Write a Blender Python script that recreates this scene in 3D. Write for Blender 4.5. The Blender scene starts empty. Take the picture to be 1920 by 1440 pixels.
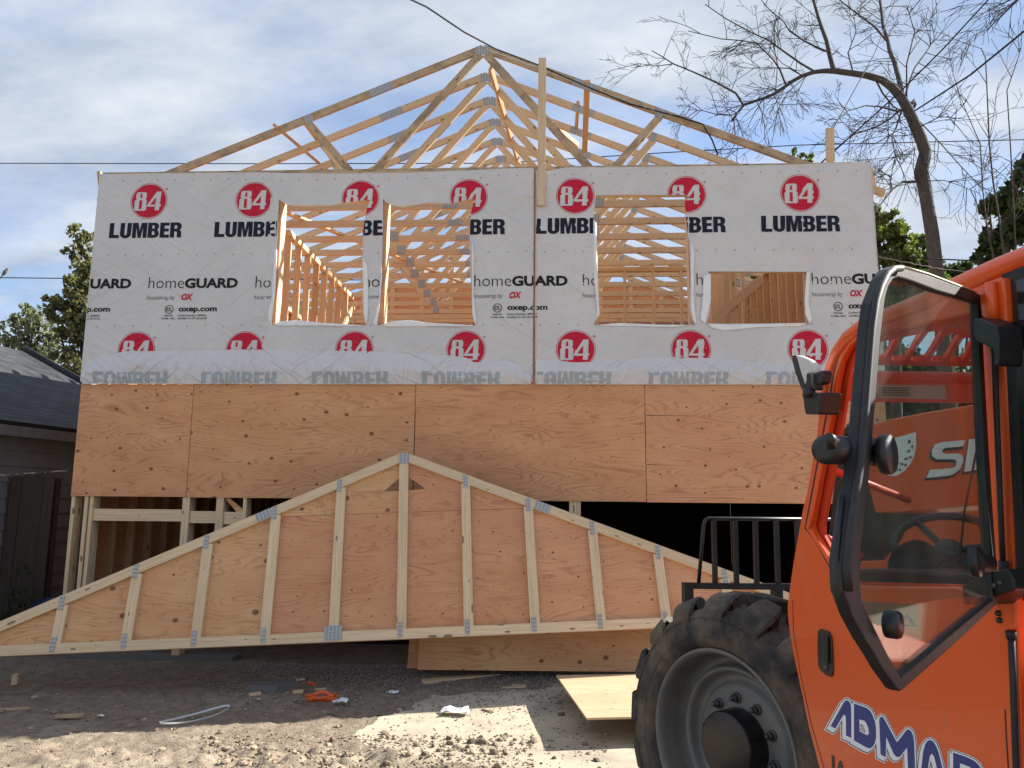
import bpy, bmesh, math, random
import numpy as np
from mathutils import Vector, Matrix, noise, geometry
random.seed(7); rnd = random.Random(11)
R = math.radians
sc = bpy.context.scene
# ------------------------------------------------------------------ camera
FPX, YAW, PITCH, ROLL = 1451.065, -0.05328864, 0.15269701, 0.00917467
CAM = Vector((3.9072, -8.16544, 1.70))
_cy, _sy, _cp, _sp = math.cos(YAW), math.sin(YAW), math.cos(PITCH), math.sin(PITCH)
FWD = Vector((_sy*_cp, _cy*_cp, _sp)); _r0 = Vector((_cy, -_sy, 0)); _u0 = _r0.cross(FWD)
RIGHT = math.cos(ROLL)*_r0 + math.sin(ROLL)*_u0; UP = -math.sin(ROLL)*_r0 + math.cos(ROLL)*_u0
cam = bpy.data.objects.new('camera', bpy.data.cameras.new('camera')); sc.collection.objects.link(cam)
cam.matrix_world = Matrix(((RIGHT.x, UP.x, -FWD.x, CAM.x), (RIGHT.y, UP.y, -FWD.y, CAM.y), (RIGHT.z, UP.z, -FWD.z, CAM.z), (0, 0, 0, 1)))
cam.data.sensor_width = 36; cam.data.lens = FPX/1920*36; cam.data.clip_start = .05; cam.data.clip_end = 3000
sc.camera = cam
# ------------------------------------------------------------------ light
SUN_EL, SUN_AZ = R(33.5), R(71.4)          # azimuth measured from +Y towards +X (sun stands behind the house, to the right)
SUNDIR = Vector((math.sin(SUN_AZ)*math.cos(SUN_EL), math.cos(SUN_AZ)*math.cos(SUN_EL), math.sin(SUN_EL)))
sun = bpy.data.objects.new('sun', bpy.data.lights.new('sun', 'SUN')); sc.collection.objects.link(sun)
sun.data.energy = 4.8; sun.data.angle = R(.6); sun.data.color = (1, .95, .87)
sun.rotation_euler = (-SUNDIR).to_track_quat('-Z', 'Y').to_euler(); sun.location = (0, 0, 30)
sc.view_settings.view_transform = 'Standard'; sc.view_settings.look = 'None'; sc.view_settings.gamma = 1
sc.view_settings.exposure = 1.32
sc.cycles.max_bounces = 10; sc.cycles.transparent_max_bounces = 16
w = bpy.data.worlds.new("World"); sc.world = w; w.use_nodes = True
nt = w.node_tree; nt.nodes.clear()
def N(nt, t, **k):
    n = nt.nodes.new(t)
    for a, b in k.items():
        if a.startswith('i_'): n.inputs[a[2:].replace('_', ' ')].default_value = b
        else: setattr(n, a, b)
    return n
def L(nt, a, b): nt.links.new(a, b)
out = N(nt, 'ShaderNodeOutputWorld'); bg = N(nt, 'ShaderNodeBackground'); bg.inputs[1].default_value = .12
sky = N(nt, 'ShaderNodeTexSky', sky_type='NISHITA', sun_disc=False, sun_elevation=SUN_EL, sun_rotation=SUN_AZ, air_density=1.0, dust_density=.25, ozone_density=2.5)
tc = N(nt, 'ShaderNodeTexCoord'); sep = N(nt, 'ShaderNodeSeparateXYZ'); L(nt, tc.outputs['Generated'], sep.inputs[0])
zz = N(nt, 'ShaderNodeMath', operation='ADD'); zz.inputs[1].default_value = .22; L(nt, sep.outputs[2], zz.inputs[0])
zm = N(nt, 'ShaderNodeMath', operation='MAXIMUM'); zm.inputs[1].default_value = .08; L(nt, zz.outputs[0], zm.inputs[0])
dx = N(nt, 'ShaderNodeMath', operation='DIVIDE'); L(nt, sep.outputs[0], dx.inputs[0]); L(nt, zm.outputs[0], dx.inputs[1])
dy = N(nt, 'ShaderNodeMath', operation='DIVIDE'); L(nt, sep.outputs[1], dy.inputs[0]); L(nt, zm.outputs[0], dy.inputs[1])
cb = N(nt, 'ShaderNodeCombineXYZ'); L(nt, dx.outputs[0], cb.inputs[0]); L(nt, dy.outputs[0], cb.inputs[1])
mp = N(nt, 'ShaderNodeMapping'); mp.inputs['Rotation'].default_value = (0, 0, R(35)); mp.inputs['Scale'].default_value = (1.0, 1.7, 1); mp.inputs['Location'].default_value = (.35, 1.9, 0)
L(nt, cb.outputs[0], mp.inputs[0])
cn = N(nt, 'ShaderNodeTexNoise', i_Scale=1.15, i_Detail=9, i_Roughness=.56, i_Distortion=.35); L(nt, mp.outputs[0], cn.inputs['Vector'])
cr = N(nt, 'ShaderNodeValToRGB'); cr.color_ramp.elements[0].position = .31; cr.color_ramp.elements[1].position = .56
cr.color_ramp.elements[0].color = (.22, .22, .22, 1); cr.color_ramp.elements[1].color = (1, 1, 1, 1); L(nt, cn.outputs[0], cr.inputs[0])
cn2 = N(nt, 'ShaderNodeTexNoise', i_Scale=2.3, i_Detail=6, i_Roughness=.6); L(nt, mp.outputs[0], cn2.inputs['Vector'])
cc = N(nt, 'ShaderNodeValToRGB'); cc.color_ramp.elements[0].position = .35; cc.color_ramp.elements[1].position = .68
cc.color_ramp.elements[0].color = (1.5, 1.82, 2.35, 1); cc.color_ramp.elements[1].color = (2.75, 2.9, 3.15, 1); L(nt, cn2.outputs[0], cc.inputs[0])
mx = N(nt, 'ShaderNodeMixRGB'); tint = N(nt, 'ShaderNodeMixRGB', blend_type='MULTIPLY'); tint.inputs[0].default_value = 1; tint.inputs[2].default_value = (.66, .72, .80, 1); L(nt, sky.outputs[0], tint.inputs[1])
L(nt, cr.outputs[0], mx.inputs[0]); L(nt, tint.outputs[0], mx.inputs[1]); L(nt, cc.outputs[0], mx.inputs[2])
L(nt, mx.outputs[0], bg.inputs[0]); L(nt, bg.outputs[0], out.inputs[0])
# ------------------------------------------------------------------ helpers
def ray(px, py): return FWD*FPX + RIGHT*(px-960) - UP*(py-720)
def at(px, py, axis, val):
    d = ray(px, py); return CAM + d*((val-CAM[axis])/d[axis])
def on(px, py, o, n):
    d = ray(px, py); return CAM + d*((o-CAM).dot(n)/d.dot(n))
def F(px, py, Y=0.0): return at(px, py, 1, Y)
coll = sc.collection
def wloc(o):
    v = Vector((0, 0, 0))
    while o: v = v + o.location; o = o.parent
    return v
def tag(o, label=None, cat=None, group=None, kind=None):
    for k, v in (('label', label), ('category', cat), ('group', group), ('kind', kind)):
        if v: o[k] = v
    return o
def thing(name, loc, label, cat, group=None):
    o = bpy.data.objects.new(name, None); coll.objects.link(o); o.location = loc; o.empty_display_size = .2
    return tag(o, label, cat, group)
class MB:
    def __init__(s): s.v = []; s.f = []; s.uv = []; s.sm = []
    def quad(s, ids, uvs=None, smooth=False):
        s.f.append(tuple(ids)); s.uv.append(uvs or [(0, 0)]*len(ids)); s.sm.append(smooth)
    def obox(s, c, ax, ay, az, hx, hy, hz):
        """oriented box, grain along ax"""
        c = Vector(c); ou, ov = rnd.uniform(0, 40), rnd.uniform(0, 40)
        b = len(s.v)
        for i in (-1, 1):
            for j in (-1, 1):
                for k in (-1, 1): s.v.append(c + ax*(i*hx) + ay*(j*hy) + az*(k*hz))
        def q(ids, fa, fb, o2):
            uvs = []
            for i in ids:
                sx = (-1, 1)[i >> 2 & 1]*hx; sy = (-1, 1)[i >> 1 & 1]*hy; sz = (-1, 1)[i & 1]*hz
                t = (sx, sy, sz); uvs.append((ou + t[fa], ov + o2 + t[fb]))
            s.quad([b+i for i in ids], uvs)
        q((0, 1, 3, 2), 1, 2, 3); q((4, 6, 7, 5), 1, 2, 5)
        q((0, 4, 5, 1), 0, 2, 0); q((2, 3, 7, 6), 0, 2, .3)
        q((0, 2, 6, 4), 0, 1, .7); q((1, 5, 7, 3), 0, 1, 1.1)
        return s
    def box(s, x0, x1, y0, y1, z0, z1, grain='x'):
        X, Y, Z = Vector((1, 0, 0)), Vector((0, 1, 0)), Vector((0, 0, 1))
        c = ((x0+x1)/2, (y0+y1)/2, (z0+z1)/2); h = (abs(x1-x0)/2, abs(y1-y0)/2, abs(z1-z0)/2)
        if grain == 'x': return s.obox(c, X, Y, Z, *h)
        if grain == 'y': return s.obox(c, Y, Z, X, h[1], h[2], h[0])
        return s.obox(c, Z, X, Y, h[2], h[0], h[1])
    def beam(s, a, b, wd, dp, side=Vector((0, 1, 0))):
        """wd = size perpendicular to 'side', dp = size along 'side'"""
        a, b = Vector(a), Vector(b); ax = (b-a).normalized(); ay = (side - ax*side.dot(ax)).normalized(); az = ax.cross(ay)
        return s.obox((a+b)/2, ax, ay, az, (b-a).length/2, dp/2, wd/2)
    def tube(s, pts, rad, n=8, caps=True, smooth=True):
        pts = [Vector(p) for p in pts]; rad = rad if hasattr(rad, '__len__') else [rad]*len(pts)
        b = len(s.v); up = None
        for i, p in enumerate(pts):
            t = (pts[min(i+1, len(pts)-1)] - pts[max(i-1, 0)]).normalized()
            if up is None:
                up = Vector((0, 0, 1)) if abs(t.z) < .9 else Vector((1, 0, 0))
            x = t.cross(up).normalized(); y = x.cross(t); up = y
            for k in range(n):
                a = 2*math.pi*k/n; s.v.append(p + (x*math.cos(a) + y*math.sin(a))*rad[i])
        d = 0
        for i in range(len(pts)-1):
            d2 = d + (pts[i+1]-pts[i]).length
            for k in range(n):
                k2 = (k+1) % n
                s.quad((b+i*n+k, b+i*n+k2, b+(i+1)*n+k2, b+(i+1)*n+k), [(d, k/n*.3), (d, (k+1)/n*.3), (d2, (k+1)/n*.3), (d2, k/n*.3)], smooth)
            d = d2
        if caps:
            s.quad([b+k for k in range(n)][::-1]); s.quad([b+(len(pts)-1)*n+k for k in range(n)])
        return s
    def lathe(s, c, axis, prof, n=48, smooth=True):
        """prof: list of (radius, distance along axis)"""
        axis = Vector(axis).normalized(); x = axis.cross(Vector((0, 0, 1))).normalized(); y = axis.cross(x); c = Vector(c); b = len(s.v)
        for r, h in prof:
            for k in range(n):
                a = 2*math.pi*k/n; s.v.append(c + axis*h + (x*math.cos(a) + y*math.sin(a))*r)
        for i in range(len(prof)-1):
            for k in range(n):
                k2 = (k+1) % n
                s.quad((b+i*n+k, b+i*n+k2, b+(i+1)*n+k2, b+(i+1)*n+k), None, smooth)
        return s
    def slab(s, pts, nrm, th, uvf=None, holes=(), bevel=0):
        """polygon (world points in a plane) extruded by th along nrm; grid-free"""
        nrm = Vector(nrm).normalized(); o = Vector(pts[0]); x = None
        ref = Vector((0, 0, 1)) if abs(nrm.z) < .9 else Vector((0, 1, 0))
        x = ref.cross(nrm).normalized(); y = nrm.cross(x)
        loops = [list(pts)] + [list(h) for h in holes]; vv = []; ee = []
        for lp in loops:
            b0 = len(vv)
            for i, q in enumerate(lp):
                d = Vector(q)-o; vv.append(Vector((d.dot(x), d.dot(y)))); ee.append((b0+i, b0+(i+1) % len(lp)))
        V, E, Fc = cdt(vv, ee)
        if uvf is None:
            ou, ov = rnd.uniform(0, 30), rnd.uniform(0, 30); uvf = lambda a, b_: (a+ou, b_+ov)
        b = len(s.v); n = len(V)
        for q in V: s.v.append(o + x*q[0] + y*q[1])
        for q in V: s.v.append(o + x*q[0] + y*q[1] + nrm*th)
        uv = [uvf(q[0], q[1]) for q in V]
        cnt = {}
        for t in Fc:
            for i in range(3):
                e = (t[i], t[(i+1) % 3]); cnt[e] = 1
            s.quad([b+n+i for i in t], [uv[i] for i in t]); s.quad([b+i for i in t[::-1]], [uv[i] for i in t[::-1]])
        for (i, j) in list(cnt):
            if (j, i) not in cnt:
                s.quad((b+i, b+j, b+n+j, b+n+i), [uv[i], uv[j], (uv[j][0], uv[j][1]+abs(th)), (uv[i][0], uv[i][1]+abs(th))])
        return s
    def build(s, name, mat, parent=None, link=True):
        me = bpy.data.meshes.new(name); off = wloc(parent) if parent else Vector((0, 0, 0))
        me.from_pydata([tuple(Vector(p)-off) for p in s.v], [], s.f)
        uvl = me.uv_layers.new(name='UVMap'); flat = [c for f in s.uv for p in f for c in p]
        uvl.data.foreach_set('uv', flat); me.polygons.foreach_set('use_smooth', s.sm)
        me.materials.append(mat); me.validate(clean_customdata=False); me.update()
        o = bpy.data.objects.new(name, me); coll.objects.link(o)
        if parent: o.parent = parent
        return o
def inside(P, segs):
    """even-odd test: P (n,2), segs (m,4)"""
    c = np.zeros(len(P), bool)
    for i in range(0, len(P), 4000):
        p = P[i:i+4000]; x, y = p[:, 0:1], p[:, 1:2]; x1, y1, x2, y2 = segs.T[:, None, :]
        cond = ((y1 > y) != (y2 > y)); xi = (x2-x1)*(y-y1)/np.where(y2 == y1, 1e-12, y2-y1)+x1
        c[i:i+4000] = (np.sum(cond & (x < xi), axis=1) % 2) == 1
    return c
def cdt(vv, ee):
    """constrained triangulation keeping only triangles inside the even-odd region of the given edges; all triangles CCW"""
    V, E, Fc, _, _, _ = geometry.delaunay_2d_cdt([Vector(v[:2]) for v in vv], ee, [], 0, 1e-7)
    segs = np.array([(vv[a][0], vv[a][1], vv[b][0], vv[b][1]) for a, b in ee])
    A = np.array([tuple(v) for v in V]); T = np.array([t for t in Fc if len(t) == 3])
    if len(T) == 0: return [tuple(v) for v in V], [], []
    k = inside(A[T].mean(axis=1), segs)
    T = T[k]; a, b, c = A[T[:, 0]], A[T[:, 1]], A[T[:, 2]]
    neg = ((b-a)[:, 0]*(c-a)[:, 1]-(b-a)[:, 1]*(c-a)[:, 0]) < 0
    T[neg] = T[neg][:, ::-1]
    return [tuple(v) for v in A], E, [tuple(int(i) for i in t) for t in T]
# ------------------------------------------------------------------ materials
def mat(name, base=(.5, .5, .5), rough=.7, metal=0, **k):
    m = bpy.data.materials.new(name); m.use_nodes = True; b = m.node_tree.nodes['Principled BSDF']
    b.inputs['Base Color'].default_value = (*base, 1); b.inputs['Roughness'].default_value = rough; b.inputs['Metallic'].default_value = metal
    for a, v in k.items(): b.inputs[a.replace('_', ' ')].default_value = v
    return m
def ramp(nt, fac, stops):
    r = N(nt, 'ShaderNodeValToRGB'); e = r.color_ramp.elements
    while len(e) < len(stops): e.new(.5)
    for i, (p, c) in enumerate(stops): e[i].position = p; e[i].color = (*c, 1)
    L(nt, fac, r.inputs[0]); return r.outputs[0]
def mixc(nt, f, a, b, mode='MIX'):
    m = N(nt, 'ShaderNodeMixRGB', blend_type=mode)
    for i, v in ((0, f), (1, a), (2, b)):
        if hasattr(v, 'links'): L(nt, v, m.inputs[i])
        elif isinstance(v, tuple): m.inputs[i].default_value = (*v, 1)
        else: m.inputs[i].default_value = v
    return m.outputs[0]
def mth(nt, op, a, b=0.0, c=0.0):
    m = N(nt, 'ShaderNodeMath', operation=op)
    for i, v in enumerate((a, b, c)):
        if hasattr(v, 'links'): L(nt, v, m.inputs[i])
        else: m.inputs[i].default_value = v
    return m.outputs[0]
def coord(nt, kind='UV', scale=(1, 1, 1), loc=(0, 0, 0)):
    t = N(nt, 'ShaderNodeTexCoord'); m = N(nt, 'ShaderNodeMapping'); m.inputs['Scale'].default_value = scale; m.inputs['Location'].default_value = loc
    if kind == 'World':
        g = N(nt, 'ShaderNodeNewGeometry'); L(nt, g.outputs['Position'], m.inputs[0])
    else: L(nt, t.outputs[kind], m.inputs[0])
    return m.outputs[0]
def ntex(nt, vec, scale, detail=4, rough=.55, dist=0):
    n = N(nt, 'ShaderNodeTexNoise', i_Scale=scale, i_Detail=detail, i_Roughness=rough, i_Distortion=dist); L(nt, vec, n.inputs['Vector']); return n.outputs[0]
def bump(nt, h, strength=.3, dist=.01):
    b = N(nt, 'ShaderNodeBump', i_Strength=strength, i_Distance=dist); L(nt, h, b.inputs['Height'])
    L(nt, b.outputs[0], nt.nodes['Principled BSDF'].inputs['Normal'])
def setc(nt, c): L(nt, c, nt.nodes['Principled BSDF'].inputs['Base Color'])
def setr(nt, c): L(nt, c, nt.nodes['Principled BSDF'].inputs['Roughness'])
def lumber(name, light, dark, knots=1.0, stain=0.0):
    m = mat(name, light, .75); t = m.node_tree
    g = ntex(t, coord(t, 'UV', (1.2, 38, 1)), 1.5, 5, .6, .4); g2 = ntex(t, coord(t, 'UV', (.7, 5, 1)), 1.2, 3)
    c = ramp(t, g, [(.32, dark), (.55, light), (.75, tuple(min(1, x*1.12) for x in light))])
    c = mixc(t, mth(t, 'MULTIPLY', g2, .55), c, tuple(x*.72 for x in light))
    v = N(t, 'ShaderNodeTexVoronoi', i_Scale=1.0, voronoi_dimensions='2D'); L(t, coord(t, 'UV', (4.5, 13, 1)), v.inputs['Vector'])
    rk = N(t, 'ShaderNodeSeparateColor'); L(t, v.outputs['Color'], rk.inputs[0])
    size = mth(t, 'MULTIPLY', mth(t, 'GREATER_THAN', rk.outputs[0], .5), mth(t, 'MULTIPLY', mth(t, 'POWER', rk.outputs[1], 2.0), .17*knots))
    k = mth(t, 'LESS_THAN', v.outputs['Distance'], size)
    k = mth(t, 'MULTIPLY', k, .8)
    c = mixc(t, k, c, (.10, .045, .018))
    oi = N(t, 'ShaderNodeObjectInfo'); c = mixc(t, mth(t, 'MULTIPLY', oi.outputs['Random'], .28), c, (dark[0]*.75, dark[1]*.75, dark[2]*.7))
    if stain:
        s = ntex(t, coord(t, 'World', (1.5, 1.5, 1.5)), 3.2, 6, .65); s = ramp(t, s, [(.46, (0, 0, 0)), (.6, (1, 1, 1))])
        c = mixc(t, mth(t, 'MULTIPLY', s, stain), c, (.15, .105, .07))
    setc(t, c); bump(t, g, .25, .003); return m
def ply(name, light, mid, line, seed=0, knots=1.0, knotscale=3.6):
    m = mat(name, light, .72); t = m.node_tree
    f = ntex(t, coord(t, 'UV', (.5, 3.0, 1), (seed*3.1, seed*1.7, 0)), 1.15, 3, .42, .45)
    w_ = mth(t, 'SINE', mth(t, 'MULTIPLY', f, 150)); w_ = mth(t, 'ADD', mth(t, 'MULTIPLY', w_, .5), .5)
    fine = ntex(t, coord(t, 'UV', (3, 90, 1)), 1.3, 4, .6)
    big = ntex(t, coord(t, 'UV', (.8, 1.9, 1), (seed, 4, 0)), 1.6, 3, .5)
    brk = ntex(t, coord(t, 'UV', (1.5, 4, 1), (0, seed, 0)), 1.8, 2)
    c = mixc(t, ramp(t, big, [(.3, (0, 0, 0)), (.7, (1, 1, 1))]), mid, light)
    ln = mth(t, 'MULTIPLY', mth(t, 'POWER', w_, 3.5), ramp(t, brk, [(.36, (.08, .08, .08)), (.62, (.58, .58, .58))]))
    c = mixc(t, ln, c, line); c = mixc(t, mth(t, 'MULTIPLY', fine, .30), c, line)
    v = N(t, 'ShaderNodeTexVoronoi', i_Scale=knotscale, voronoi_dimensions='2D'); L(t, coord(t, 'UV', (1, 1.25, 1), (seed*.37, 0, 0)), v.inputs['Vector'])
    rk = N(t, 'ShaderNodeSeparateColor'); L(t, v.outputs['Color'], rk.inputs[0])
    rad = mth(t, 'MULTIPLY', mth(t, 'GREATER_THAN', rk.outputs[0], .30), mth(t, 'MULTIPLY_ADD', rk.outputs[1], .050*knots, .020*knots))
    kn = mth(t, 'SUBTRACT', 1.0, mth(t, 'SMOOTH_MIN', mth(t, 'DIVIDE', v.outputs['Distance'], mth(t, 'ADD', rad, .0001)), 1.0, .3))
    kn = mth(t, 'MINIMUM', mth(t, 'MULTIPLY', mth(t, 'MAXIMUM', kn, 0.0), 3.2), .85)
    c = mixc(t, kn, c, (.12, .045, .02))
    v2 = N(t, 'ShaderNodeTexVoronoi', i_Scale=6.5, voronoi_dimensions='2D'); L(t, coord(t, 'UV', (1, 1, 1), (seed*.9, 2, 0)), v2.inputs['Vector'])
    r2 = N(t, 'ShaderNodeSeparateColor'); L(t, v2.outputs['Color'], r2.inputs[0])
    k2 = mth(t, 'MULTIPLY', mth(t, 'LESS_THAN', v2.outputs['Distance'], .038), mth(t, 'GREATER_THAN', r2.outputs[0], .3))
    c = mixc(t, mth(t, 'MULTIPLY', k2, .75), c, (.09, .035, .015))
    setc(t, c); bump(t, fine, .12, .002); return m
M = {}
M['pine'] = lumber('pine', (.70, .53, .34), (.56, .38, .21))
M['pine_pale'] = lumber('pine_pale', (.78, .60, .385), (.60, .42, .235), 1.1)
M['pine_weathered'] = lumber('pine_weathered', (.56, .42, .26), (.38, .26, .15), 1.0, .55)
M['pine_orange'] = lumber('pine_orange', (.62, .41, .22), (.46, .27, .13))
M['ply_a'] = ply('ply_a', (.72, .385, .19), (.61, .29, .135), (.32, .12, .05), 1, 1.3)
M['ply_b'] = ply('ply_b', (.72, .395, .19), (.62, .30, .135), (.33, .13, .055), 2, 1.5)
M['ply_c'] = ply('ply_c', (.71, .375, .18), (.60, .28, .13), (.32, .115, .05), 3, .6, 4.2)
M['ply_d'] = ply('ply_d', (.72, .375, .195), (.63, .30, .15), (.35, .125, .06), 4, 1.1)
M['ply_red'] = ply('ply_red', (.66, .345, .17), (.57, .26, .12), (.36, .125, .06), 6, .8, 4.2)
M['ply_gold'] = ply('ply_gold', (.70, .42, .20), (.61, .32, .145), (.35, .145, .06), 8, 1.5, 2.9)
M['ply_pale'] = ply('ply_pale', (.62, .46, .30), (.56, .38, .23), (.4, .22, .11), 9, .7)
def creases(t):
    """tight fold lines running at two slants across a plastic sheet"""
    n1 = ntex(t, coord(t, 'World', (1, 1, 1)), 1.7, 4, .55, 2.6); out_ = mth(t, 'MULTIPLY', n1, .7)
    for rot, sc_, w_ in ((.65, 2.2, .55), (-.5, 1.6, .45), (1.35, 2.8, .25)):
        g = N(t, 'ShaderNodeNewGeometry'); vr = N(t, 'ShaderNodeVectorRotate', rotation_type='Y_AXIS'); vr.inputs['Angle'].default_value = rot; L(t, g.outputs['Position'], vr.inputs[0]); m_ = N(t, 'ShaderNodeMapping'); m_.inputs['Scale'].default_value = (.5, 1, 2.6); L(t, vr.outputs[0], m_.inputs[0])
        n = ntex(t, m_.outputs[0], sc_, 2, .5, .6); r = mth(t, 'SUBTRACT', 1.0, mth(t, 'ABSOLUTE', mth(t, 'MULTIPLY_ADD', n, 4.0, -2.0)))
        r = mth(t, 'POWER', mth(t, 'MAXIMUM', r, 0.0), 4.0); ms = ntex(t, coord(t, 'World', (1, 1, 1), (rot*9, 0, 0)), .9, 2)
        out_ = mth(t, 'ADD', out_, mth(t, 'MULTIPLY', r, mth(t, 'MULTIPLY', ramp(t, ms, [(.4, (0, 0, 0)), (.6, (1, 1, 1))]), w_)))
    return out_
m = M['wrap'] = mat('housewrap_sheet', (.70, .685, .67), .42); t = m.node_tree
n1 = creases(t)
n3 = ntex(t, coord(t, 'World', (1, 1, 1)), 1.3, 3); bump(t, n1, .45, .04)
setc(t, mixc(t, ramp(t, n3, [(.35, (0, 0, 0)), (.65, (1, 1, 1))]), (.57, .555, .54), (.63, .61, .585)))
setr(t, ramp(t, n3, [(.3, (.34, .34, .34)), (.7, (.55, .55, .55))]))
def wrapprint(name, c, wear=.25):
    m = mat(name, c, .6); t = m.node_tree; t.nodes['Principled BSDF'].inputs['Specular IOR Level'].default_value = .25
    bump(t, creases(t), .45, .04)
    n = ntex(t, coord(t, 'World', (1, 1, 1)), 30, 5, .7); setc(t, mixc(t, ramp(t, n, [(.60, (0, 0, 0)), (.74, (wear,)*3)]), c, (.5, .48, .46))); return m
M['ink_navy'] = wrapprint('ink_navy', (.006, .009, .022), .22); M['ink_black'] = wrapprint('ink_black', (.009, .009, .010), .15)
M['ink_red'] = wrapprint('ink_red', (.52, .008, .035), .25); M['ink_grey'] = wrapprint('ink_grey', (.12, .12, .125), .1)
M['ink_white'] = wrapprint('ink_white', (.66, .63, .62), .1); M['ink_faded'] = wrapprint('ink_faded', (.36, .40, .43), .3); M['ink_pink'] = wrapprint('ink_pink', (.66, .48, .48), .2)
m = M['flap'] = mat('housewrap_underside', (.70, .69, .69), .3); t = m.node_tree
bump(t, creases(t), .7, .045)
tr = N(t, 'ShaderNodeBsdfTransparent'); mxs = N(t, 'ShaderNodeMixShader'); mxs.inputs[0].default_value = .86
L(t, tr.outputs[0], mxs.inputs[1]); L(t, t.nodes['Principled BSDF'].outputs[0], mxs.inputs[2]); L(t, mxs.outputs[0], t.nodes['Material Output'].inputs[0])
M['flap_white'] = mat('housewrap_torn_edge', (.80, .79, .77), .45)
m = M['galv'] = mat('galvanised', (.36, .37, .37), .55, .2); t = m.node_tree
wv = N(t, 'ShaderNodeTexWave', i_Scale=9.0, i_Distortion=.4, wave_type='BANDS', bands_direction='X'); L(t, coord(t, 'UV', (1, 1, 1)), wv.inputs['Vector'])
wz = N(t, 'ShaderNodeTexWave', i_Scale=16.0, i_Distortion=.2, wave_type='BANDS', bands_direction='Y'); L(t, coord(t, 'UV', (1, 1, 1)), wz.inputs['Vector'])
slot = mth(t, 'MULTIPLY', mth(t, 'GREATER_THAN', wv.outputs['Fac'], .55), mth(t, 'GREATER_THAN', wz.outputs['Fac'], .25))
setc(t, mixc(t, mth(t, 'MULTIPLY', slot, .7), (.40, .405, .40), (.20, .20, .195))); bump(t, mth(t, 'SUBTRACT', 1.0, slot), .8, .004)
m = M['orange'] = mat('orange_paint', (.78, .105, .014), .36); t = m.node_tree
n = ntex(t, coord(t, 'Object', (1, 1, 1)), 2.2, 5, .6); n2 = ntex(t, coord(t, 'Object', (1, 1, 1)), 60, 3, .6)
setc(t, mixc(t, mth(t, 'MULTIPLY', ramp(t, n, [(.4, (0, 0, 0)), (.75, (1, 1, 1))]), .3), (.80, .105, .014), (.60, .135, .045)))
setr(t, ramp(t, n, [(.3, (.30, .30, .30)), (.7, (.55, .55, .55))])); bump(t, n2, .06, .002)
sp = ntex(t, coord(t, 'Object', (1, 1, .5)), 18, 6, .75); lk = t.nodes['Principled BSDF'].inputs['Base Color'].links[0].from_socket
setc(t, mixc(t, ramp(t, sp, [(.60, (0, 0, 0)), (.74, (.5, .5, .5))]), lk, (.30, .20, .13)))
M['orange'].node_tree.nodes['Principled BSDF'].inputs['Coat Weight'].default_value = .25
m = M['orange_in'] = mat('orange_paint_inner', (.62, .055, .014), .5)
def dusty(name, c, r, dust, amt=.5, sc_=14, metal=0):
    m = mat(name, c, r, metal); t = m.node_tree; n = ntex(t, coord(t, 'Object', (1, 1, 1)), sc_, 6, .65)
    setc(t, mixc(t, mth(t, 'MULTIPLY', ramp(t, n, [(.4, (0, 0, 0)), (.72, (1, 1, 1))]), amt), c, dust)); bump(t, n, .2, .004); return m
M['footing'] = dusty('grey_footing', (.17, .16, .15), .95, (.10, .09, .08), .6, 8)
M['shade_ply'] = dusty('shade_sheathing', (.03, .022, .018), .9, (.05, .038, .03), .5, 3)  # garage interior shade painted as a near-black colour on walls and floor
M['black'] = dusty('black_plastic', (.012, .013, .014), .42, (.05, .048, .045), .4)
M['blacksteel'] = dusty('black_steel', (.012, .011, .012), .45, (.06, .05, .045), .35)
M['rubber'] = dusty('rubber_seal', (.011, .012, .013), .62, (.05, .048, .043), .45, 9)
M['tyre'] = dusty('tyre_rubber', (.024, .022, .020), .8, (.20, .155, .105), .85, 5)
M['rim'] = dusty('rim_paint', (.12, .125, .12), .45, (.21, .18, .14), .8, 6)
M['nut'] = dusty('wheel_nut', (.10, .10, .10), .5, (.12, .1, .08), .5, 40, .5)
M['hub'] = dusty('hub_black', (.010, .010, .011), .3, (.05, .045, .04), .5, 8)
M['concrete'] = dusty('concrete', (.30, .29, .27), .9, (.2, .19, .17), .6, 10)
M['decalwhite'] = mat('decal_white', (.88, .88, .88), .4); M['decalblue'] = mat('decal_blue', (.022, .045, .22), .4); M['decaldark'] = mat('decal_dark', (.015, .017, .03), .4)
m = M['glass'] = mat('tinted_glass', (.5, .6, .55), .05); t = m.node_tree
tr = N(t, 'ShaderNodeBsdfTransparent'); tr.inputs[0].default_value = (.84, .95, .91, 1); gl = N(t, 'ShaderNodeBsdfGlossy'); gl.inputs['Roughness'].default_value = .03
df = N(t, 'ShaderNodeBsdfDiffuse'); df.inputs[0].default_value = (.55, .52, .47, 1); fr = N(t, 'ShaderNodeLayerWeight'); fr.inputs[0].default_value = .22
a1 = N(t, 'ShaderNodeMixShader'); L(t, mth(t, 'MULTIPLY_ADD', fr.outputs['Fresnel'], .4, .03), a1.inputs[0]); L(t, tr.outputs[0], a1.inputs[1]); L(t, gl.outputs[0], a1.inputs[2])
a2 = N(t, 'ShaderNodeMixShader'); dn = ntex(t, coord(t, 'Object', (1, 1, .35)), 5, 6, .7)
L(t, mth(t, 'MULTIPLY', ramp(t, dn, [(.35, (.1, .1, .1)), (.75, (1, 1, 1))]), .07), a2.inputs[0]); L(t, a1.outputs[0], a2.inputs[1]); L(t, df.outputs[0], a2.inputs[2]); L(t, a2.outputs[0], t.nodes['Material Output'].inputs[0])
M['darkglass'] = mat('dark_glass', (.02, .019, .017), .12)
M['mirror'] = mat('mirror_face', (.85, .86, .86), .12, 1)
m = M['shingle'] = mat('shingles', (.05, .055, .065), .9); t = m.node_tree
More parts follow.
